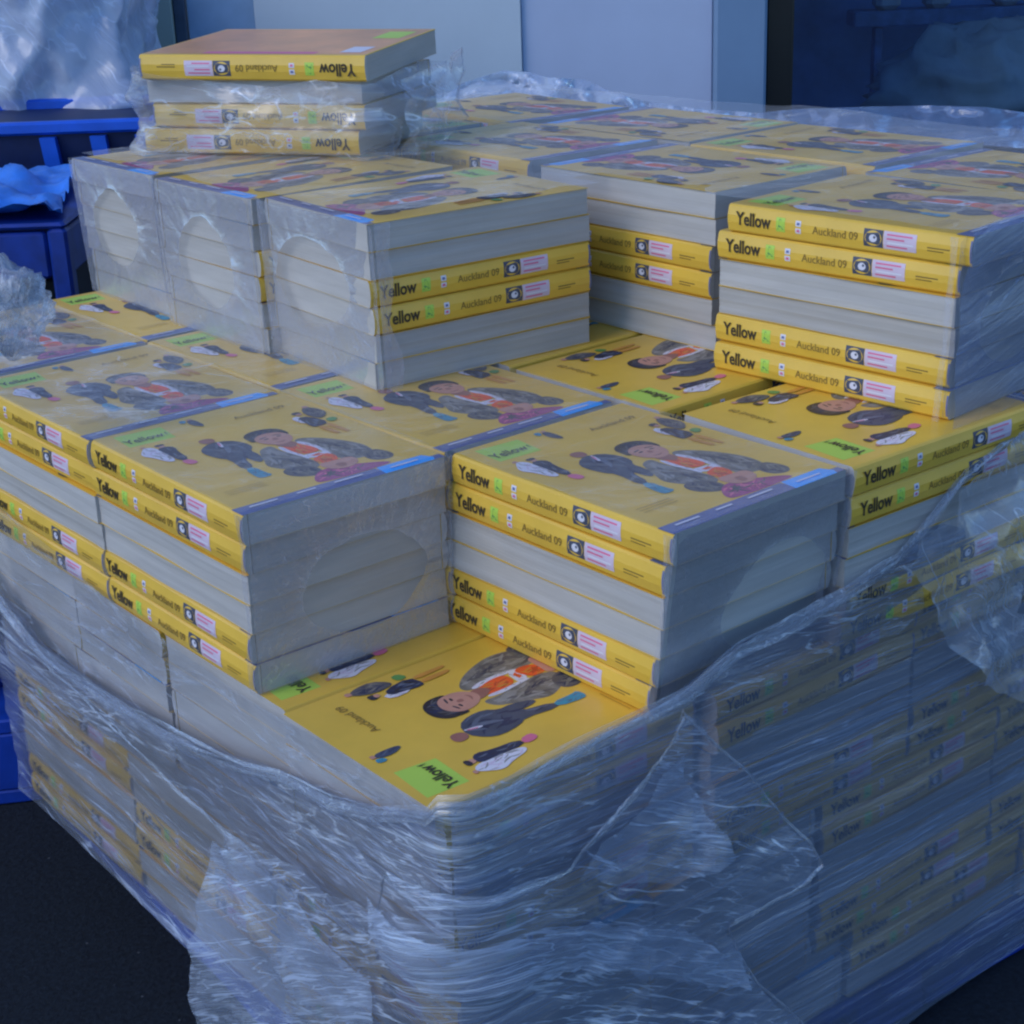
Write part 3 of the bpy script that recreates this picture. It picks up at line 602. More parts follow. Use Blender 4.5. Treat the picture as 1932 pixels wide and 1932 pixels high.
# ------------------------------------------------------------------ tight wraps on the bundle ends
def end_wrap(p0, a, up, w, h, nrm, ctr, rad, label, ret=(.10, .10), seed=1, amp=.012):
    fm = 'film_milky' if amp > .015 else 'film_wrap'
    p0, a, up, nrm = map(Vector, (p0, a, up, nrm)); mb = MB(); mb.uv = []; N = 96; Mx = 10
    def P(s, t, o): return p0+a*s+up*t+nrm*o
    vs = []
    for i in range(N):
        th = 2*math.pi*i/N; c, s_ = math.cos(th), math.sin(th)
        rr = 1+.12*noise.noise(Vector((c*1.2+seed, s_*1.2, seed*1.7)))+.02*noise.noise(Vector((c*4, s_*4, seed)))
        e = (ctr[0]+rad[0]*c*rr, ctr[1]+rad[1]*s_*rr)
        k = 1e9
        for lim, comp, cc in ((w if c > 0 else 0, c, ctr[0]), (h if s_ > 0 else 0, s_, ctr[1])):
            if abs(comp) > 1e-6: k = min(k, (lim-cc)/comp)
        b = (ctr[0]+c*k, ctr[1]+s_*k)
        for j in range(Mx+1):
            f = j/Mx; s0 = e[0]+(b[0]-e[0])*f; t0 = e[1]+(b[1]-e[1])*f
            wr = noise.noise(Vector((th*5.5, seed*3.1, f*.8)))*.5+noise.noise(Vector((th*13, seed, f)))*.25
            o = .016+amp*(wr+.3)*(1-f*.7)+(.004 if j == 0 else 0)
            vs.append(P(s0, t0, max(o, .004))); mb.uv.append((th*1.6+seed*5, f))
    fs = []
    for i in range(N):
        for j in range(Mx):
            i2 = (i+1) % N; fs.append((i*(Mx+1)+j, i2*(Mx+1)+j, i2*(Mx+1)+j+1, i*(Mx+1)+j+1))
    mb.add(vs, fs, fm)
    for side, rw in enumerate(ret):
        if not rw: continue
        vs = []; n = 24
        for i in range(n+1):
            t0 = h*i/n; wv = rw*(.7+.9*abs(noise.noise(Vector((t0*3, seed*2+side, 1)))))*(1-.5*math.sin(math.pi*i/n))
            s0 = 0 if side == 0 else w; sg = -1 if side == 0 else 1
            for j in range(4):
                vs.append(P(s0+sg*.014, t0, .012-wv*j/3)); mb.uv.append((t0*3+seed, 1+j*.3))
        fs = []
        for i in range(n):
            for j in range(3): fs.append((i*4+j, (i+1)*4+j, (i+1)*4+j+1, i*4+j+1))
        mb.add(vs, fs, fm)
    o = mb.build('shrink_wrap', smooth=True)
    tag(o, label, 'plastic wrap', 'clear wraps tight round the bundle ends')
    return o
X, Y, Z = Vector((1, 0, 0)), Vector((0, 1, 0)), Vector((0, 0, 1))
end_wrap((1.012, .025, 0), X, (-.014, -.165, 1), 1, H, -Y, (.60, .38), (.30, .24), 'clear wrap with an oval opening on the end right of the notch', (.09, .06), 1)
end_wrap((-.012, 1.285, 0), X, (-.02, -.08, 1), 1, H, -Y, (.55, .36), (.33, .22), 'clear wrap with an oval opening on the end left of the notch', (.06, .05), 2)
end_wrap((1.345, 3.17, H), (-.0, -1, 0), (-.02, 0, 1), 1.0, H, -X, (.46, .46), (.31, .22), 'creased wrap with an oval opening on the front-left top-tier bundle end', (.03, .13), 3, .02)
end_wrap((1.300, 4.18, H), (0, -1, 0), (-.02, .03, 1), 1.0, H, -X, (.52, .42), (.28, .24), 'creased wrap on the middle top-tier bundle end', (.03, .02), 4, .02)
end_wrap((1.355, 5.25, H), (0, -1, 0), (-.04, .05, 1), 1.0, H, -X, (.5, .46), (.26, .22), 'creased wrap on the leftmost top-tier bundle end', (.12, .02), 5, .02)
end_wrap((2.765, .045, H), (.997, .07, 0), (.02, -.04, 1), 1.0, H, (.07, -.997, 0), (.5, .4), (.28, .22), 'clear wrap on the end of the tall right top-tier stack', (.05, .05), 6)

def top_wrap(x, y, t, w, l, z, label, seed=0, mat='film_cover'):
    c, s_ = math.cos(t), math.sin(t); cx, cy = x+w/2, y+l/2
    def pl(a, b, o=0):
        return Vector((cx+(a-w/2)*c-(b-l/2)*s_, cy+(a-w/2)*s_+(b-l/2)*c, z+.014+.010*max(0, fbm(Vector((a*2.5+seed, b*2.5, seed)))+.2)))
    o = sheet('shrink_wrap', [(-.01, -.01), (w*.4, -.015), (w+.005, -.01), (w+.01, l*.5), (w, l), (w*.5, l+.01), (-.01, l), (-.015, l*.5)], pl, mat, .06)
    tag(o, label, 'plastic wrap', 'clear wraps over the covers of the middle tier')
top_wrap(1.0, -.085, 0, 1.0, L, H, 'shiny clear wrap over the cover right of the front notch', 1)
top_wrap(-.027, 1.235, -.007, 1.0, L, H, 'shiny clear wrap over the cover left of the front notch', 2)
top_wrap(.98, 1.271, .02, 1.0, L, H, 'clear wrap over the middle-tier cover right behind the front notch', 3)
top_wrap(-.035, 2.543, .003, 1.0, L, H, 'shiny clear wrap over the second cover along the left', 4, 'film_cover_glare')
top_wrap(-.02, 3.90, -.01, 1.0, L, H, 'shiny clear wrap over the far-left middle-tier cover', 5, 'film_cover_glare')
top_wrap(.99, 2.60, .01, 1.0, L, H, 'clear wrap over the cover at the foot of the wrapped top bundles', 6)
# ------------------------------------------------------------------ the big stretch film round the load
def fp(off, amp, fs=1.0, fz=4.0, sd=0, rid=0):
    def place(s, z, o=0):
        p, n = face(s, z, off)
        d = amp*(fbm(Vector((s*fs+sd, z*fz, sd*1.3)), 4)+.4)
        if rid: d += rid*ridge(Vector((s*2.2, z*2.6+s, sd)))
        return p+n*(max(d, -off*.5)+o)
    return place
rope = [(-15,1105),(60,1205),(120,1262),(210,1321),(320,1381),(415,1426),(530,1466),(625,1510),(700,1529),(800,1536),(880,1520),(966,1484),(1100,1405),(1216,1343),(1291,1300),(1391,1217),(1516,1161),(1591,1116),(1691,1061),(1741,1001),(1816,901),(1932,806),(2040,740)]
RP = [px2face(a, b, .10) for a, b in rope]
iL = 10
left_low = [(-1.9, -1.63), (-2.8, -1.61), (-3.8, -1.60)]
RPL = [p for p in RP if -4.05 < p[0] <= 0]; RPR = [p for p in RP if p[0] > 0]
film_root = tag(empty('stretch_film', (-.05, -.05, -1.6)), 'torn clear stretch film wound round the sides of the pallet load', 'stretch film')
def under(o): 
    o.parent = film_root; o.matrix_parent_inverse = Matrix.Translation(-film_root.location); return o
under(sheet('left_panel', RPL+[(0, -1.2), (0, -1.78), (-1.0, -1.70)]+left_low+[(-4.06, -1.62), (-4.02, -1.2), (-4.05, -.6), (-4.03, RPL[0][1]+.1)], fp(.045, .03, .5, 5, 2), 'film_left', .05))
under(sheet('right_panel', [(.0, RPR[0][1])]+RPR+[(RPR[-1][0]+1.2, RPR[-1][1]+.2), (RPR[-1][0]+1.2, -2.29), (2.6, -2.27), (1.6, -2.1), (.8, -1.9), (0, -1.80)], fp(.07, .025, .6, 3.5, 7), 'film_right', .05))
lt = [px2face(a, b, .05) for a, b in ((-20,935),(60,1005),(130,1068),(205,1128),(290,1185),(350,1235),(420,1292),(480,1328),(560,1372),(700,1458),(800,1522))]
under(sheet('upper_left_panel', lt+[(p[0]+(.02 if i == 0 else 0), p[1]-.12) for i, p in reversed(list(enumerate(RPL)))], fp(.045, .03, 1.0, 3, 4), 'film_left_light', .05))
bandp = [(p_[0], p_[1]-.004) for p_ in RP if p_[0] > -4.03 and p_[0] < 2.6]
under(sheet('gathered_band', bandp+[(p_[0]+.05, p_[1]-.30-.16*math.exp(-(p_[0]/.7)**2)-.08*math.sin(p_[0]*3)) for p_ in reversed(bandp)], fp(.085, .02, 1.4, 3, 15), 'film_band', .035, uvf=lambda s, z: (s, z+.15*math.sqrt(s*s+.02))))
under(ribbons('hem', [(s, z) for s, z in RP], fp(.085, .02, 1, 1, 3), 'film_hem', 6, .035, (.012, .045), .03))
# second lower hem where the tension folds run off the corner
under(ribbons('fold_bundle', [px2face(a, b, .12) for a, b in ((0,1180),(110,1300),(260,1430),(420,1590),(560,1700),(700,1790))], fp(.09, .03, 1, 1, 6), 'film_hem', 3, .10, (.006, .02), .02, seed=12))
under(ribbons('fold_bundle', [px2face(a, b, .10) for a, b in ((60,1280),(150,1370),(280,1500),(400,1640),(480,1760))], fp(.08, .02, 1, 1, 9), 'film_hem', 2, .10, (.006, .02), .02, seed=15))

# upper film skirt over the right end of the top tier
sk = [px2face(a, b, .07) for a, b in ((1832,432),(1960,385),(2060,380),(2060,720),(1932,800),(1850,860),(1795,880),(1800,700),(1815,560))]
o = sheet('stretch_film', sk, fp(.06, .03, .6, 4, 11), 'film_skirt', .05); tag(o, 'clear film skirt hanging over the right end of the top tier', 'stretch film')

# hanging scrap at the right
sc = [px2face(a, b, .2) for a, b in ((1950,790),(1880,870),(1810,940),(1740,1010),(1688,1064),(1712,1088),(1738,1120),(1760,1168),(1800,1230),(1850,1285),(1900,1312),(1960,1318),(1960,1180),(1905,1140),(1935,1000),(1990,900))]
def scp(s, z, o=0):
    p, n = face(s, z, .16); q = Vector((s*2.4, z*2.4, 3)); return p+n*(.05*ridge(q*.8)+.09*fbm(q*1.0)+.05+.02*fbm(Vector((s*9+z*5, z*2, 1))))+Vector((0, 0, .02*fbm(q*3)))
o = sheet('film_scrap', sc, scp, 'film_scrap', .035, rough=.03); tag(o, 'crumpled white scrap of torn film hanging on the right side', 'film scrap')

# loose flap hanging in front of the corner
fl = [px2face(a, b, .22) for a, b in ((418,1568),(470,1600),(560,1655),(640,1700),(760,1735),(870,1720),(960,1690),(1096,1651),(1180,1560),(1250,1470),(1291,1353),(1323,1353),(1350,1400),(1381,1436),(1406,1456),(1466,1531),(1516,1586),(1531,1626),(1496,1666),(1441,1706),(1371,1751),(1391,1801),(1416,1851),(1466,1896),(1520,1945),(1560,2000))]
bl = [px2face(a, b, .22) for a, b in ((1300,2060),(870,2250),(500,2030),(408,1950),(403,1800),(398,1700))]
def flp(s, z, o=0):
    p, n = face(s, z, .12, .12); k = min(1, max(0, (-z-.3)/1.2))
    d = .05+.08*k+.06*fbm(Vector((s*1.1, z*1.6, 9)))+.035*ridge(Vector((s*1.4+z*.6, z*1.2, 21)))+.007*fbm(Vector((s*3, z*7, 4)))+.02*max(0, ridge(Vector((s*2.6, z*3.5, 33)))-.6)
    return p+n*(d+o)
def flu(s, z): return (s, z+.54*math.sqrt(s*s+.02)+.06*fbm(Vector((s*.8, z*.8, 2))))
flap = sheet('film_flap', fl+bl, flp, 'film_flap', .03, uvf=flu, rough=.018); tag(flap, 'whitish loose flap of film hanging over the front corner', 'film flap')
for q_ in ([(1288,1424),(1300,1470),(1330,1540),(1371,1606),(1330,1640),(1246,1668),(1150,1672),(1100,1655),(1150,1600),(1215,1540),(1250,1480)],
           [(404,1592),(430,1585),(500,1640),(560,1690),(640,1790),(700,1850),(720,1960),(560,2020),(410,1950),(402,1800)],
           [(830,1800),(1000,1770),(1120,1740),(1290,1760),(1380,1800),(1400,1860),(1300,1850),(1100,1830),(950,1870),(850,1860)]):
    o = sheet('fold_layer', [px2face(a, b, .22) for a, b in q_], lambda s, z, o=0: flp(s, z, .03+.02*fbm(Vector((s*2, z*2, 5)))), 'film_dense', .03, uvf=flu, rough=.03); o.parent = flap
fe = ribbons('flap_edge', [px2face(a, b, .22) for a, b in ((1291,1353),(1381,1436),(1406,1456),(1466,1531),(1516,1586),(1531,1626),(1496,1666),(1441,1706),(1371,1751),(1391,1801),(1416,1851),(1466,1896),(1520,1945))], flp, 'film_hem', 3, .015, (.008, .03), .01, seed=5); fe.parent = flap
fe = ribbons('flap_edge', [px2face(a, b, .22) for a, b in ((1291,1353),(1240,1480),(1180,1560),(1096,1651),(960,1692),(870,1722),(700,1760))], flp, 'film_hem', 3, .05, (.006, .022), .01, seed=6); fe.parent = flap

# film over the top tier, then the mound and the ridge of loose film behind it
def topp(x, y, o=0):
    q = Vector((x*.9, y*.9, 0)); return Vector((x, y, 2*H+.020+.025*max(0, fbm(q)+.2)+.015*ridge(Vector((x*1.5+y, y*1.3, 4)))))
tp = [(1.325,2.215),(1.75,2.16),(2.66,2.075),(2.67,2.3),(2.87,2.3),(2.885,1.51),(2.80,1.49),(2.70,1.375),(2.74,.7),(2.775,-.02),(3.4,-.02),(5.1,-.1),(5.35,1),(5.3,3),(5.2,5.6),(3.2,6.0),(2.7,5.2),(1.36,5.22)]
o = sheet('top_film', tp, topp, 'film_top', .05); tag(o, 'hazy clear film lying over the covers of the top tier', 'plastic film')
def planar(d, amp, lean, sd, y0, fr=1.0):
    def place(px, py, o=0):
        q = Vector((px*.012*fr, py*.02*fr, sd)); h = (y0-py)/100
        return at(px, py, d+lean*h+amp*fbm(q)+amp*.7*ridge(q*1.3))
    return place
def psheet(name, poly, d, amp, lean, sd, mat, step, y0, uvs=.006, fr=1.0):
    V, F = grid_in(poly, step, sd); pl = planar(d, amp, lean, sd, y0, fr)
    mb = MB(); mb.add([pl(v.x, v.y) for v in V], F, mat); mb.uv = [(v.x*uvs, v.y*uvs) for v in V]
    return mb.build(name, smooth=True)
o = psheet('film_mound', [(800,215),(835,185),(870,158),(905,146),(950,133),(1000,136),(1030,146),(1075,148),(1110,152),(1150,172),(1210,190),(1300,203),(1440,214),(1440,232),(1200,225),(1000,222),(800,262)], 12.4, .35, .9, 3, 'film_heap', 9, 230)
tag(o, 'fluffy white mound of loose film behind the top tier', 'plastic film')
o = psheet('film_ridge', [(1380,222),(1440,212),(1500,206),(1640,201),(1760,199),(1860,202),(1932,212),(2020,232),(2020,300),(1932,280),(1700,262),(1500,244)], 10.9, .16, 1.2, 8, 'film_ridge', 10, 240, .01)
tag(o, 'low arched ridge of clear film along the back edge', 'plastic film')

# film crushed round the loose pile
pr = Matrix.Rotation(-1.01, 3, 'Z'); e1 = pr @ X; e2 = pr @ Y
def pilep(s, z, o=0):      # s runs round the pile: left end, front, right end
    Lp = 1.40; Wp = 1.12
    if s < 0: b = base+e2*(-s)-e1*.0; n = -e1
    elif s < Lp: b = base+e1*s; n = -e2
    else: b = base+e1*Lp+e2*(s-Lp); n = e1
    c = Vector((b.x, b.y, 0))+n*(.05+.05*fbm(Vector((s*1.6, z*3, 2)))+.07*ridge(Vector((s*1.3, z*3.2, 7)))*(1.25 if s > Lp or s < 0 else .5))
    if s < .02 and s > -.3: c -= e1*.05*(1-abs(s+.14)/.16)
    c.z = 2*H+.012+z
    return c
pp = [(-.9,.02),(-.5,-.01),(0,.0),(.1,.01),(.6,.03),(1.2,.02),(1.40,-.01),(1.6,.0),(1.9,.04),(2.5,.02),(2.5,.42),(2.1,.46),(1.75,.43),(1.42,.41),(1.15,.44),(.9,.40),(.5,.42),(.1,.47),(-.1,.5),(-.5,.46),(-.9,.42)]
o = sheet('crushed_film', pp, pilep, 'film_pile', .03); tag(o, 'loose crushed film round the lower books of the loose pile', 'plastic film')
o = sheet('film_tuft', [(a*1.0, b) for a, b in ((1.40,.02),(1.6,-.02),(2.0,.03),(2.45,.2),(2.55,.38),(2.35,.52),(1.9,.47),(1.5,.42))], lambda s, z: pilep(s, z)+e1*(.10+.12*math.sin(min(1, max(0, (s-1.4)/1.1))*math.pi)), 'film_pile', .03)
tag(o, 'bunched film sticking out at the right end of the loose pile', 'plastic film')
# small blown-up piece at the left edge of the load
def blob(name, c, r, mat, sd, n=36, amp=.35, parent=None):
    mb = MB(); mb.uv = []; vs = []
    for i in range(n+1):
        for j in range(2*n):
            th = math.pi*i/n; ph = math.pi*j/n
            d = Vector((math.sin(th)*math.cos(ph), math.sin(th)*math.sin(ph), math.cos(th)))
            k = 1+amp*(fbm(d*1.6+Vector((sd, 0, 0)))+.8*ridge(d*2.3+Vector((0, sd, 0)))-.4)
            vs.append(Vector(c)+Vector((d.x*r[0], d.y*r[1], d.z*r[2]))*k); mb.uv.append((ph*1.2, th*1.2))
    fs = []
    for i in range(n):
        for j in range(2*n): fs.append((i*2*n+j, (i+1)*2*n+j, (i+1)*2*n+(j+1) % (2*n), i*2*n+(j+1) % (2*n)))
    mb.add(vs, fs, mat); return mb.build(name, parent, smooth=True)
c = at(2, 580, 6.9)
o = blob('film_puff', c, (.20, .16, .19), 'film_scrap', 4, 30, .3); tag(o, 'puffed-up bit of clear film at the far left edge', 'film scrap')
tl = [px2face(a, b, .04) for a, b in ((-30,600),(40,640),(95,660),(70,690),(-30,700))]

# ------------------------------------------------------------------ blue wooden pallet under the load
pal = empty('wooden_pallet', (.12, .25, GZ), -.09); tag(pal, 'blue wooden pallet under the wrapped load of phone books', 'pallet')
def pbox(name, lo, hi, mat='blue_paint', b=.012):
    mb = MB(); mb.bbox(lo, hi, mat, None, b); return mb.build(name, pal)
zt = -2*H-3*T-.012-GZ                      # deck height above the ground
for i in range(7): pbox('deck_board', (.0, i*.75, zt-.08), (5.1, i*.75+.60, zt-.003))
for xx in (.0, 2.3, 4.6):
    for yy in (.01, 2.36, 4.6): pbox('block', (xx+.01, yy, .103), (xx+.47, yy+.48, zt-.083))
    pbox('bottom_board', (xx, .0, .004), (xx+.48, 5.1, .10))
for yy in (.0, 4.62): pbox('end_board', (.49, yy, .004), (2.29, yy+.4, .10)); pbox('end_board', (2.79, yy, .004), (4.59, yy+.4, .10))
# next pallet to the left on the ground
c0 = atz(84, 1511, GZ); c0.z = GZ
ang = math.atan2(-.152, .256)
pn = empty('wooden_pallet', tuple(c0), ang); tag(pn, 'blue wooden pallet end on the ground at the far left', 'pallet')
def nb(name, lo, hi, mat='blue_mid'):
    mb = MB(); mb.bbox(lo, hi, mat, None, .012); return mb.build(name, pn)
nb('bottom_board', (-4.6, 0.0, .004), (0, .42, .10)); nb('block', (-.55, .0, .104), (0, .5, .50)); nb('block', (-2.6, .0, .104), (-2.05, .5, .50)); nb('deck_board', (-4.6, 0, .504), (0, .5, .60)); nb('deck_board', (-4.6, .6, .504), (0, 1.2, .60)); nb('bottom_board', (-4.6, 1.6, .004), (0, 2.1, .10))
mb = MB(); mb.bbox((-4.4, .25, .62), (-.5, 3.5, 2.6), 'dark_load', None, .08)
o = mb.build('dark_load'); o.location = Vector(c0)*S; o.rotation_euler = (0, 0, ang); tag(o, 'black wrapped load on the pallet at the far left', 'wrapped load')

# ------------------------------------------------------------------ things behind: frame of directions E1 (right) and E2 (away)
BA = math.atan2(E1.y, E1.x)
def fr(p): return (Vector(p).dot(E1), Vector(p).dot(E2))
def place(o, p): o.location = Vector(p)*S; o.rotation_euler = (0, 0, BA)
# big blue bin
rim = at(-260, 243, 13.0); rr_ = at(300, 243, 13.0); wbin = (rr_-rim).dot(E1); top = rim.z-GZ
bn = empty('plastic_bin', (rim.x, rim.y, GZ), BA); tag(bn, 'large dark blue plastic bin with a pale rim and slanted ribs', 'bin')
mb = MB()
def frust(mb, a0, a1, b0, b1, z0, z1, tx, mat):
    vs = [(a0+tx, b0+tx*.5, z0), (a1-tx, b0+tx*.5, z0), (a1-tx, b1-tx*.5, z0), (a0+tx, b1-tx*.5, z0), (a0, b0, z1), (a1, b0, z1), (a1, b1, z1), (a0, b1, z1)]
    mb.add(vs, [(3,2,1,0),(4,5,6,7),(0,1,5,4),(1,2,6,5),(2,3,7,6),(3,0,4,7)], mat)
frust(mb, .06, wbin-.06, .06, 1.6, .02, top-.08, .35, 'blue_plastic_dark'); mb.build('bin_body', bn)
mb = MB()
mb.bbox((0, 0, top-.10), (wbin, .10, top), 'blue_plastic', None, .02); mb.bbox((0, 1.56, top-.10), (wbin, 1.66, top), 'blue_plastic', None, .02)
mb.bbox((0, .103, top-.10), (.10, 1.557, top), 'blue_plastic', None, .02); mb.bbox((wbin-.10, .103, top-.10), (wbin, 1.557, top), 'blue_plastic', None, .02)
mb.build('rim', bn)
for px in (-120, 80, 175, 260):
    xr = (at(px, 300, 13)-rim).dot(E1); mb = MB()
    vs = [(xr+.30, .16, .1), (xr+.42, .16, .1), (xr+.12, -.02, top-.12), (xr, -.02, top-.12), (xr+.30, .30, .1), (xr+.42, .30, .1), (xr+.12, .12, top-.12), (xr, .12, top-.12)]
    mb.add(vs, [(0,1,2,3),(7,6,5,4),(0,3,7,4),(1,5,6,2),(3,2,6,7),(4,5,1,0)], 'blue_plastic'); mb.build('rib', bn)
# blue post pallet with a crumpled blue sheet on it
q = at(124, 432, 10.6); pw = 2.4; qt = q.z-GZ
pp_ = empty('post_pallet', (q.x, q.y, GZ), BA); tag(pp_, 'bright blue pallet frame with corner posts beside the load', 'pallet frame')
def pf(name, lo, hi, mat='blue_paint'):
    mb = MB(); mb.bbox(lo, hi, mat, None, .02); return mb.build(name, pp_)
for xx in (-.13, -pw):
    for yy in (0, 1.8): pf('post', (xx, yy, 0), (xx+.13, yy+.14, qt))
pf('beam', (-pw+.003+.13, .02, qt-.33), (-.14, .12, qt-.02)); pf('beam', (-pw+.14, 1.82, qt-.33), (-.14, 1.92, qt-.02)); pf('side_rail', (-.12, .145, qt-.33), (-.02, 1.795, qt-.02))
pf('deck', (-pw+.003, .003, qt+.002), (-.003, 1.93, qt+.04)); pf('base_deck', (-pw+.14, .15, .3), (-.14, 1.78, .42))
for k in (-.62, -1.1, -1.6): pf('bracket', (k, -.03, qt-.30), (k+.07, .017, qt-.03), 'blue_plastic')
mb = MB(); mb.bbox((-pw+.2, .5, .43), (-.2, 1.7, qt-.4), 'dark_load', None, .05); o = mb.build('dark_crate'); place(o, (q.x, q.y, GZ)); tag(o, 'black crate standing inside the blue pallet frame', 'crate')
def bs(x, y, o=0):
    return Vector((x, y, .045+.07*ridge(Vector((x*1.6, y*1.6, 3)))+.12*max(0, fbm(Vector((x*2.2, y*2.2, 1)))+.35)*(1 if x < -.1 else .3)))
V, F = grid_in([(-pw, .02), (-.02, .02), (-.15, .6), (-.3, 1.7), (-pw, 1.8)], .05); mb = MB(); mb.add([bs(v.x, v.y) for v in V], F, 'blue_sheet')
o = mb.build('plastic_sheet', smooth=True); place(o, (q.x, q.y, GZ+qt)); tag(o, 'crumpled light blue plastic sheet on the blue pallet frame', 'plastic sheet')
# wrapped load behind the bin
c = at(40, 70, 15.2)
hb = empty('wrapped_load', (c.x, c.y, GZ), BA); tag(hb, 'tall load swathed in crumpled cloudy film behind the blue bin', 'wrapped load')
mb = MB(); mb.bbox((-2.6, -.3, .02), (.7, 2.2, c.z-GZ+1.0), 'load_reflection_grey', None, .2); mb.build('inner_load', hb)
def heap(s, z, o=0):
    w = 1.15+.28*math.sin(z*1.1+1)+.0; q = Vector((s*.9, z*.8, 2))
    # a skirt of film that bulges to the front and folds round the right side
    if s < w: p = Vector((s, -.45, z))
    else: p = Vector((w, -.45+(s-w), z))
    return p+Vector((.25 if s >= w else .1, -.30, 0))*(ridge(q)+fbm(q*1.5)*.8)
hh = c.z-GZ+1.4
o = sheet('film_skirt', [(-2.9, 1.2), (-2.9, hh), (0.6, hh), (1.5, hh-.2), (2.6, hh-.6), (3.0, 1.6)], heap, 'film_heap', .07); o.parent = hb

# ------------------------------------------------------------------ the building behind
DW = 17.0
def wx(px, py=110): return at(px, py, DW).dot(E1)
org = at(966, 110, DW); o1 = org.dot(E1)
bd = empty('building', (org.x, org.y, GZ), BA); tag(bd, 'pale panelled building front with dark glazing behind the load', 'building')
def wb(name, p0, p1, y0, y1, z0, z1, mat, b=.02, par=None):
    mb = MB(); mb.bbox((wx(p0)-o1, y0, z0), (wx(p1)-o1, y1, z1), mat, None, b); return mb.build(name, par or bd)
WH = 14
wb('wall_panel', -900, 272, .0, .5, 0, WH, 'wall_cream', .01)
wb('wall_panel', 276, 333, .0, .5, 0, WH, 'wall_green', .01)
wb('jamb', 334, 356, .06, .5, 0, WH, 'frame_dark', .01)
w = wb('side_window', 357, 487, .12, .16, 0, WH, 'pane_blue', .01)
wb('wall_panel', 488, 985, -.02, .5, 0, WH, 'wall_cream', .006)
wb('wall_panel', 985.6, 1345, .03, .5, 0, WH, 'wall_shade_blue', .01)
wb('pillar', 1345.6, 1444, -.10, .5, 0, WH, 'wall_pillar', .03)
wb('door_frame', 1445, 1497, -.0, .3, 0, WH, 'frame_black', .02)
wb('transom', 1498, 2700, -.0, .3, 10.5, 11.0, 'frame_black', .02)
wb('lintel', 1498, 2700, -.02, .5, 11.01, WH, 'wall_shade_blue', .02)
mb = MB(); g0, g1 = wx(1498)-o1, wx(2700)-o1
mb.box((g0, .10, .3), (g1, .14, 10.49), 'glass_dark') if 'glass_dark' in MATS else None
def glassmat():
    m, nt, N, K = nodes('glass_dark'); out = N('ShaderNodeOutputMaterial'); tr = N('ShaderNodeBsdfTransparent'); tr.inputs[0].default_value = (.50, .66, .76, 1)
    gl = N('ShaderNodeBsdfGlossy'); gl.inputs['Roughness'].default_value = .03; mx = N('ShaderNodeMixShader'); mx.inputs[0].default_value = .22
    K(tr.outputs[0], mx.inputs[1]); K(gl.outputs[0], mx.inputs[2]); K(mx.outputs[0], out.inputs[0])
glassmat()
mb = MB(); mb.add([(g0, .12, .3), (g1, .12, .3), (g1, .12, 10.49), (g0, .12, 10.49)], [(0, 1, 2, 3)], 'glass_dark'); mb.build('glass_pane', bd)
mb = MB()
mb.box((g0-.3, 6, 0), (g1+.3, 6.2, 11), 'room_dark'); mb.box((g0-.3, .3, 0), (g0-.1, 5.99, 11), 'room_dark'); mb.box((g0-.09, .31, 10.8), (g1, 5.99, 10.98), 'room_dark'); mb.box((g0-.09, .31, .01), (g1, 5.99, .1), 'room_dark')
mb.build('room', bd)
# made-up shapes behind the glass, standing in for its reflections
c = at(1850, 170, DW+2.5); o = blob('reflection_lump', (0, 0, 0), (1.25, .8, .75), 'load_reflection_grey', 11, 30, .25); place(o, c); tag(o, 'added grey lump standing in for a reflection in the dark glazing', 'reflection shape')
mb = MB(); c2 = at(1830, 30, DW+5); mb.bbox((-1.5, 0, -.10), (1.6, .5, .10), 'reflection_dark', None, .02); mb.bbox((-1.2, .1, -3), (-1.1, .3, -.11), 'reflection_dark', None, .01); mb.bbox((1.2, .1, -3), (1.3, .3, -.11), 'reflection_dark', None, .01)
for k in (-1.2, -.55, .35, .8): mb.bbox((k, .05, .103), (k+.32, .4, .45), 'load_reflection_grey', None, .06)
o = mb.build('reflection_rack'); place(o, c2); tag(o, 'added rack shape standing in for reflections in the dark glazing', 'shelf')

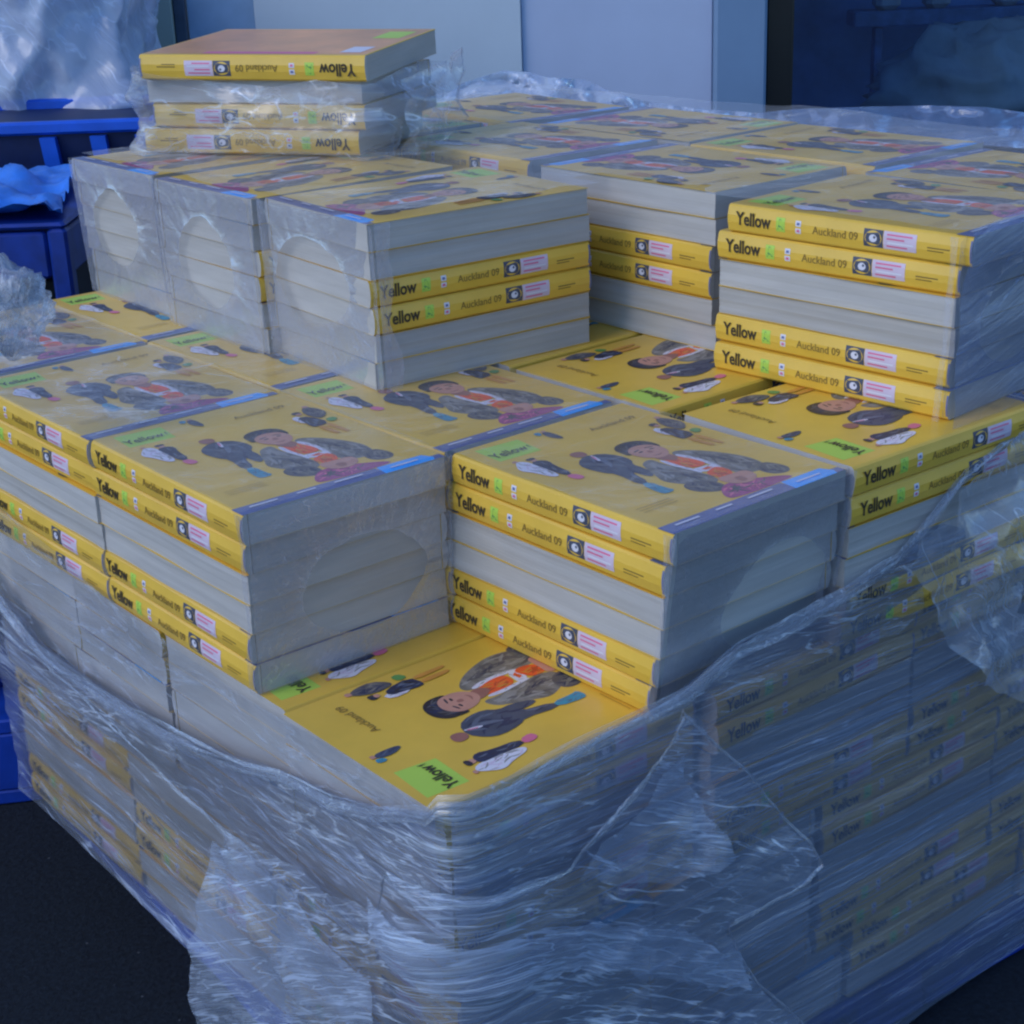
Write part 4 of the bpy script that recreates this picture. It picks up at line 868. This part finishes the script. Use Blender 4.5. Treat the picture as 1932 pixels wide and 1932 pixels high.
# ------------------------------------------------------------------ ground
def asphalt():
    m, nt, N, K = nodes('asphalt'); out = N('ShaderNodeOutputMaterial'); b = N('ShaderNodeBsdfPrincipled'); setin(b, Roughness=.85); b.inputs['Specular IOR Level'].default_value = .25; K(b.outputs[0], out.inputs[0])
    tc = N('ShaderNodeTexCoord'); n = N('ShaderNodeTexNoise'); setin(n, Scale=160.0, Detail=6.0, Roughness=.7); K(tc.outputs['Object'], n.inputs['Vector'])
    v = N('ShaderNodeTexVoronoi'); setin(v, Scale=26.0); K(tc.outputs['Object'], v.inputs['Vector'])
    r = N('ShaderNodeValToRGB'); r.color_ramp.elements[0].position = .35; r.color_ramp.elements[0].color = (.004, .007, .013, 1); r.color_ramp.elements[1].position = .7; r.color_ramp.elements[1].color = (.014, .022, .036, 1); K(n.outputs['Fac'], r.inputs[0])
    lt = N('ShaderNodeMath'); lt.operation = 'LESS_THAN'; lt.inputs[1].default_value = .035; K(v.outputs['Distance'], lt.inputs[0])
    mx = N('ShaderNodeMix'); mx.data_type = 'RGBA'; K(lt.outputs[0], mx.inputs[0]); K(r.outputs[0], mx.inputs[6]); mx.inputs[7].default_value = (.09, .10, .12, 1); K(mx.outputs[2], b.inputs['Base Color'])
    bp = N('ShaderNodeBump'); setin(bp, Strength=.8, Distance=.003); K(n.outputs['Fac'], bp.inputs['Height']); K(bp.outputs[0], b.inputs['Normal'])
asphalt()
mb = MB(); g = 600; mb.add([(-g, -g, GZ), (g, -g, GZ), (g, g, GZ), (-g, g, GZ)], [(0, 1, 2, 3)], 'asphalt'); o = mb.build('ground'); tag(o, None, None, None, 'structure')

# ------------------------------------------------------------------ light
EL = math.radians(38); SD = Vector((-1.0, .12, 0)).normalized()
world = bpy.data.worlds.new('World'); scene.world = world; world.use_nodes = True
nt = world.node_tree; bgn = nt.nodes['Background']; sky = nt.nodes.new('ShaderNodeTexSky'); sky.sky_type = 'NISHITA'; sky.sun_disc = False
sky.sun_elevation = EL; sky.sun_rotation = math.atan2(SD.x, SD.y); sky.ozone_density = 8.0; sky.air_density = 1.0; sky.dust_density = 0.0
nt.links.new(sky.outputs[0], bgn.inputs[0]); bgn.inputs[1].default_value = .15
sl = bpy.data.lights.new('sun', 'SUN'); sl.energy = 1.05; sl.angle = math.radians(35); sl.color = (1.0, .93, .84)
so = bpy.data.objects.new('sun', sl); col.objects.link(so)
d = (SD*math.cos(EL)+Vector((0, 0, math.sin(EL)))); so.rotation_euler = d.to_track_quat('Z', 'Y').to_euler(); so.location = (0, 0, 5)
scene.view_settings.view_transform = 'Standard'; scene.view_settings.look = 'None'; scene.view_settings.exposure = 0.48; scene.view_settings.gamma = 1
scene.cycles.use_denoising = True
scene.cycles.transparent_max_bounces = 32; scene.cycles.max_bounces = 8; scene.cycles.caustics_reflective = False; scene.cycles.caustics_refractive = False
scene.cycles.sample_clamp_indirect = 4
scene.cycles.filter_width = 2.3
print('books', nbook)
